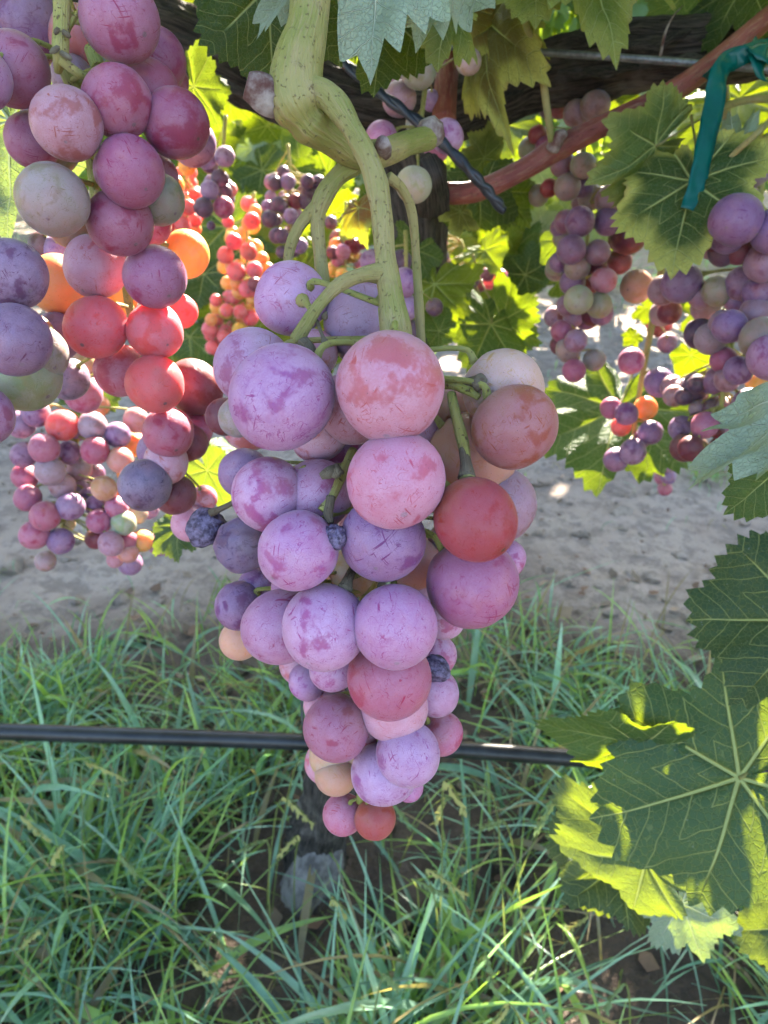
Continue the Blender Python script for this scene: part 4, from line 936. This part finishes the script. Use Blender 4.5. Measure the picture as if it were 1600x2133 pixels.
# ------------------------------------------------------------------ vines of the rows behind
fr = np.random.default_rng(21); far_me = []
for v_ in range(2):
    sp = []
    while len(sp) < 2400:
        p = (fr.uniform(-.95, .95), fr.normal(0, .20), fr.triangular(.25, 1.85, 2.45))
        sp.append((p, fr.uniform(.06, .10)))
    far_me.append(scatter_leaves('far_crown', sp, M_FARLEAF, seed=40 + v_))
far_trunk = Geo().tube([(0, 0, -.05), (.02, .01, .3), (-.02, 0, .6), (0, 0, .85)], [.04, .032, .03, .035], 20, 8, bark_disp(51)).build('far_trunk', M_BARK)
far_cord = Geo().tube([(-.85, 0, .86), (-.4, .02, .83), (0, 0, .82), (.4, -.02, .84), (.85, 0, .86)], [.016, .02, .03, .02, .016], 16, 8, bark_disp(52)).build('far_cordon', M_BARK)
k = 0
for row_y, xs in ((4.1, (-5.6, -3.9, -2.2, -.5, 1.2, 2.9, 4.6, 6.3)), (7.4, (-6.4, -4.7, -3.0, -1.3, .4, 2.1, 3.8, 5.5, 7.2)), (10.7, (-6.8, -5.1, -3.4, -1.7, 0, 1.7, 3.4, 5.1, 6.8))):
    for x in xs:
        f = thing('grapevine', 'leafy grapevine in the next row beyond the bare soil' if row_y < 5 else 'leafy grapevine two rows back, glimpsed through the nearer vines' if row_y < 9 else 'leafy grapevine three rows back, closing the view', 'vine', (x, row_y, 0), 'vines of the next row' if row_y < 5 else 'vines of the row behind that' if row_y < 9 else 'vines of the farthest row')
        for nm, me in (('trunk', far_trunk), ('cordon', far_cord), ('crown', far_me[k % 2])):
            o = ob(nm, me); o.parent = f
            if nm == 'crown': o['kind'] = 'stuff'; o.color = (.05, .10 + .02 * (k % 3), .04, .1)
        k += 1

# ------------------------------------------------------------------ grass
def build_grass(n, region, hmin, hmax, seed, dens):
    q = np.random.default_rng(seed); V = []; F = []; C = []; base = 0
    SEG = 7; count = 0
    tufts = [(q.uniform(region[0], region[1]), q.uniform(region[2], region[3])) for _ in range(max(6, n // 45))]
    tries = 0
    while count < n and tries < n * 40:
        tries += 1
        if q.random() < .75:
            t = tufts[q.integers(len(tufts))]; x, y = t[0] + q.normal(0, .035), t[1] + q.normal(0, .035)
            out = math.atan2(y - t[1], x - t[0])
        else:
            x, y = q.uniform(region[0], region[1]), q.uniform(region[2], region[3]); out = q.uniform(0, 6.28)
        if q.random() > dens(x, y): continue
        count += 1
        h = q.uniform(hmin, hmax) * (.6 + .6 * q.random()) * (1 if y < .7 else .75); broad = q.random() < .14
        w = (q.uniform(.0022, .0042) if broad else q.uniform(.0006, .0018)) * (1 if h > .1 else .6)
        az = out + q.normal(0, .7); lean = q.uniform(.15, 1.1); curl = q.uniform(.3, 2.0)
        z0 = -.012
        pos = np.array([x, y, z0]); a = lean
        rows = []
        side = np.array([-math.sin(az), math.cos(az), 0]); tw = q.normal(0, .5)
        for i in range(SEG + 1):
            t = i / SEG
            d = np.array([math.cos(az) * math.sin(a), math.sin(az) * math.sin(a), math.cos(a)])
            nrm = np.cross(d, side); s2 = side * math.cos(tw * t * 2) + nrm * math.sin(tw * t * 2)
            ww = w * (1 - t ** 2.2) * (.55 + .9 * min(t * 3, 1)) + .0002
            rows.append((pos - s2 * ww, pos + nrm * ww * -.35, pos + s2 * ww))
            pos = pos + d * h / SEG; a = min(a + curl / SEG, 2.75)
            if pos[2] < .004: pos[2] = .004 + q.uniform(0, .004); a = min(a, 1.5)
        for r in rows: V.extend(r)
        for i in range(SEG):
            for k2 in range(2):
                v0 = base + 3 * i + k2; F.append((v0, v0 + 1, v0 + 4, v0 + 3))
        base += 3 * (SEG + 1)
        u = q.random()
        c = np.array((.17, .33, .22)) * q.uniform(.7, 1.35)
        if u < .30: c = np.array((.28, .43, .11)) * q.uniform(.8, 1.3)
        elif u < .50: c = np.array((.27, .45, .34)) * q.uniform(.9, 1.4)
        elif u > .86: c = np.array((.33, .26, .14)) * q.uniform(.7, 1.2)
        cc = np.repeat(np.linspace(.65, 1.1, SEG + 1), 3)[:, None] * 0 + np.repeat([c], 3 * (SEG + 1), 0)
        C.append(cc)
    return V, F, np.concatenate(C)
def wob(x, y, k=1.0):
    return (math.sin(x * 7.1 * k + 1.3) * math.sin(y * 6.3 * k + .4) + math.sin(x * 13.7 * k - y * 11.9 * k) * .6 + math.sin(x * 3.1 * k + y * 4.7 * k + 2) * .7) / 2.3
def dens_near(x, y):
    lim = .80 if x < .3 else .66
    d = 1.0 if y < lim else max(0., 1 - (y - lim) / .36) ** 1.6
    if abs(x - trunk_foot.x) < .075 and trunk_foot.y - .20 < y < trunk_foot.y + .03: d *= .05
    return d * min(1., max(.06, .55 + 1.1 * wob(x, y)))
V, F, C = build_grass(8200, (-.85, .9, .22, 1.15), .08, .235, 3, dens_near)
o = ob('grass', mesh('grass', V, F, M_GRASS, col=C)); tag(o, 'long arching blue green grass growing under the vine', 'grass', kind='stuff')
V, F, C = build_grass(2000, (-2.2, 2.4, .95, 3.9), .02, .085, 5, lambda x, y: min(1., max(.03, .1 + 1.3 * wob(x, y, .5) - .12 * (y - 1))))
o = ob('grass', mesh('grass', V, F, M_GRASS, col=C)); tag(o, 'sparse short weeds scattered over the bare soil', 'grass', kind='stuff')

V, F, C = build_grass(4600, (-3.6, 4.0, 3.5, 6.8), .15, .42, 8, lambda x, y: min(1., max(.1, .7 + wob(x, y, .6))))
o = ob('grass', mesh('grass', V, F, M_GRASS, col=C)); tag(o, 'tall grass under the next vine row', 'grass', kind='stuff')

# seed heads
sq = random.Random(17); V = []; F = []; C = []
def add_strip(pts, ww, col):
    b0 = len(V)
    for p, w_ in zip(pts, ww):
        V.append((p[0] - w_, p[1], p[2])); V.append((p[0] + w_, p[1], p[2] + w_ * .4)); C.extend([col, col])
    for i in range(len(pts) - 1): F.append((b0 + 2 * i, b0 + 2 * i + 1, b0 + 2 * i + 3, b0 + 2 * i + 2))
heads = [(470, 1200, .85, 70), (455, 1400, .80, 60), (590, 1660, .72, 62), (620, 1740, .70, 45), (540, 2120, .55, 60), (690, 1870, .66, 70), (860, 1830, .66, 60), (1010, 1990, .60, 80), (800, 2030, .6, 60), (250, 1780, .68, 60), (130, 1760, .68, 50), (930, 1660, .72, 50), (1060, 2090, .55, 60), (400, 2000, .6, 60)]
heads += [(sq.uniform(0, 1600), sq.uniform(1450, 2100), sq.uniform(.6, .8), sq.uniform(40, 70)) for _ in range(26)]
for hx, hy, d, ln in heads:
    tip = P(hx, hy, d); a = sq.uniform(.5, 1.4); L_ = 1.6 * ln / F_PX * d
    dirv = Vector((math.cos(a) * sq.choice((-1, 1)), sq.uniform(-.3, .3), -math.sin(a))).normalized()
    pts = [tip + dirv * L_ * i / 8 for i in range(9)]
    rootp = Vector((pts[0].x + sq.uniform(-.05, .05), pts[0].y + sq.uniform(-.03, .06), -.01))
    mid = (pts[0] + rootp) * .5 + Vector((0, 0, .03))
    st = catmull([tuple(rootp), tuple(mid), tuple(pts[0]), tuple(pts[-1])], 6)
    add_strip(st, [.0007] * len(st), (.16, .20, .06))
    sc = (.48, .46, .16) if sq.random() < .45 else (.22, .30, .12)
    for i in range(34):
        c = pts[0] + dirv * L_ * i / 34; q = Vector((sq.uniform(-1, 1), sq.uniform(-1, 1), sq.uniform(-.6, .6))) * .0045
        add_strip([c, c + q * .5 + dirv * .002, c + q + dirv * .005], [.0005, .0014, .0004], sc)
o = ob('grass_seed_heads', mesh('seed_heads', V, F, M_SEED, col=np.array(C), smooth=False)); tag(o, 'thin stalks with pale yellow seed heads among the grass', 'grass', kind='stuff')

# litter of dry leaf scraps and clods
lq = np.random.default_rng(9); V = []; F = []; C = []
for i in range(1500):
    x, y = lq.uniform(-1.4, 1.5), lq.uniform(.3, 2.4); s = lq.uniform(.004, .016) * (1.2 if y < 1.2 else .5)
    z = float(ground_h(np.array([x]), np.array([y]))[0]); n = lq.integers(4, 7); b0 = len(V)
    a0 = lq.uniform(0, 6.28); tl = lq.normal(0, .35, 2)
    for k in range(n):
        a = a0 + 2 * math.pi * k / n; r = s * lq.uniform(.4, 1); dx, dy = math.cos(a) * r, math.sin(a) * r
        V.append((x + dx, y + dy, z + .005 + dx * tl[0] + dy * tl[1] + lq.uniform(0, .003)))
    F.append(tuple(range(b0, b0 + n)))
    c = np.array((.20, .12, .075) if lq.random() < .6 else (.30, .22, .15)) * lq.uniform(.5, 1.3); C.extend([c] * n)
o = ob('leaf_litter', mesh('leaf_litter', V, F, M_LITTER, col=np.array(C), smooth=False)); tag(o, 'brown scraps of dry leaf strewn on the soil', 'litter', kind='stuff')
V = []; F = []; b0 = 0
ico = bmesh.new(); bmesh.ops.create_icosphere(ico, subdivisions=1, radius=1); iv = np.array([v.co for v in ico.verts]); ifc = [tuple(v.index for v in f.verts) for f in ico.faces]; ico.free()
for i in range(2600):
    x, y = lq.uniform(-2.0, 2.2), lq.uniform(.5, 4.0); s = lq.gamma(2., .0035) + .003
    z = float(ground_h(np.array([x]), np.array([y]))[0])
    v = iv * (1 + .3 * lq.standard_normal((len(iv), 1))) * s * [1, 1, .6] + [x, y, z + s * .2]
    V.extend(v.tolist()); F.extend([tuple(a + b0 for a in f) for f in ifc]); b0 += len(iv)
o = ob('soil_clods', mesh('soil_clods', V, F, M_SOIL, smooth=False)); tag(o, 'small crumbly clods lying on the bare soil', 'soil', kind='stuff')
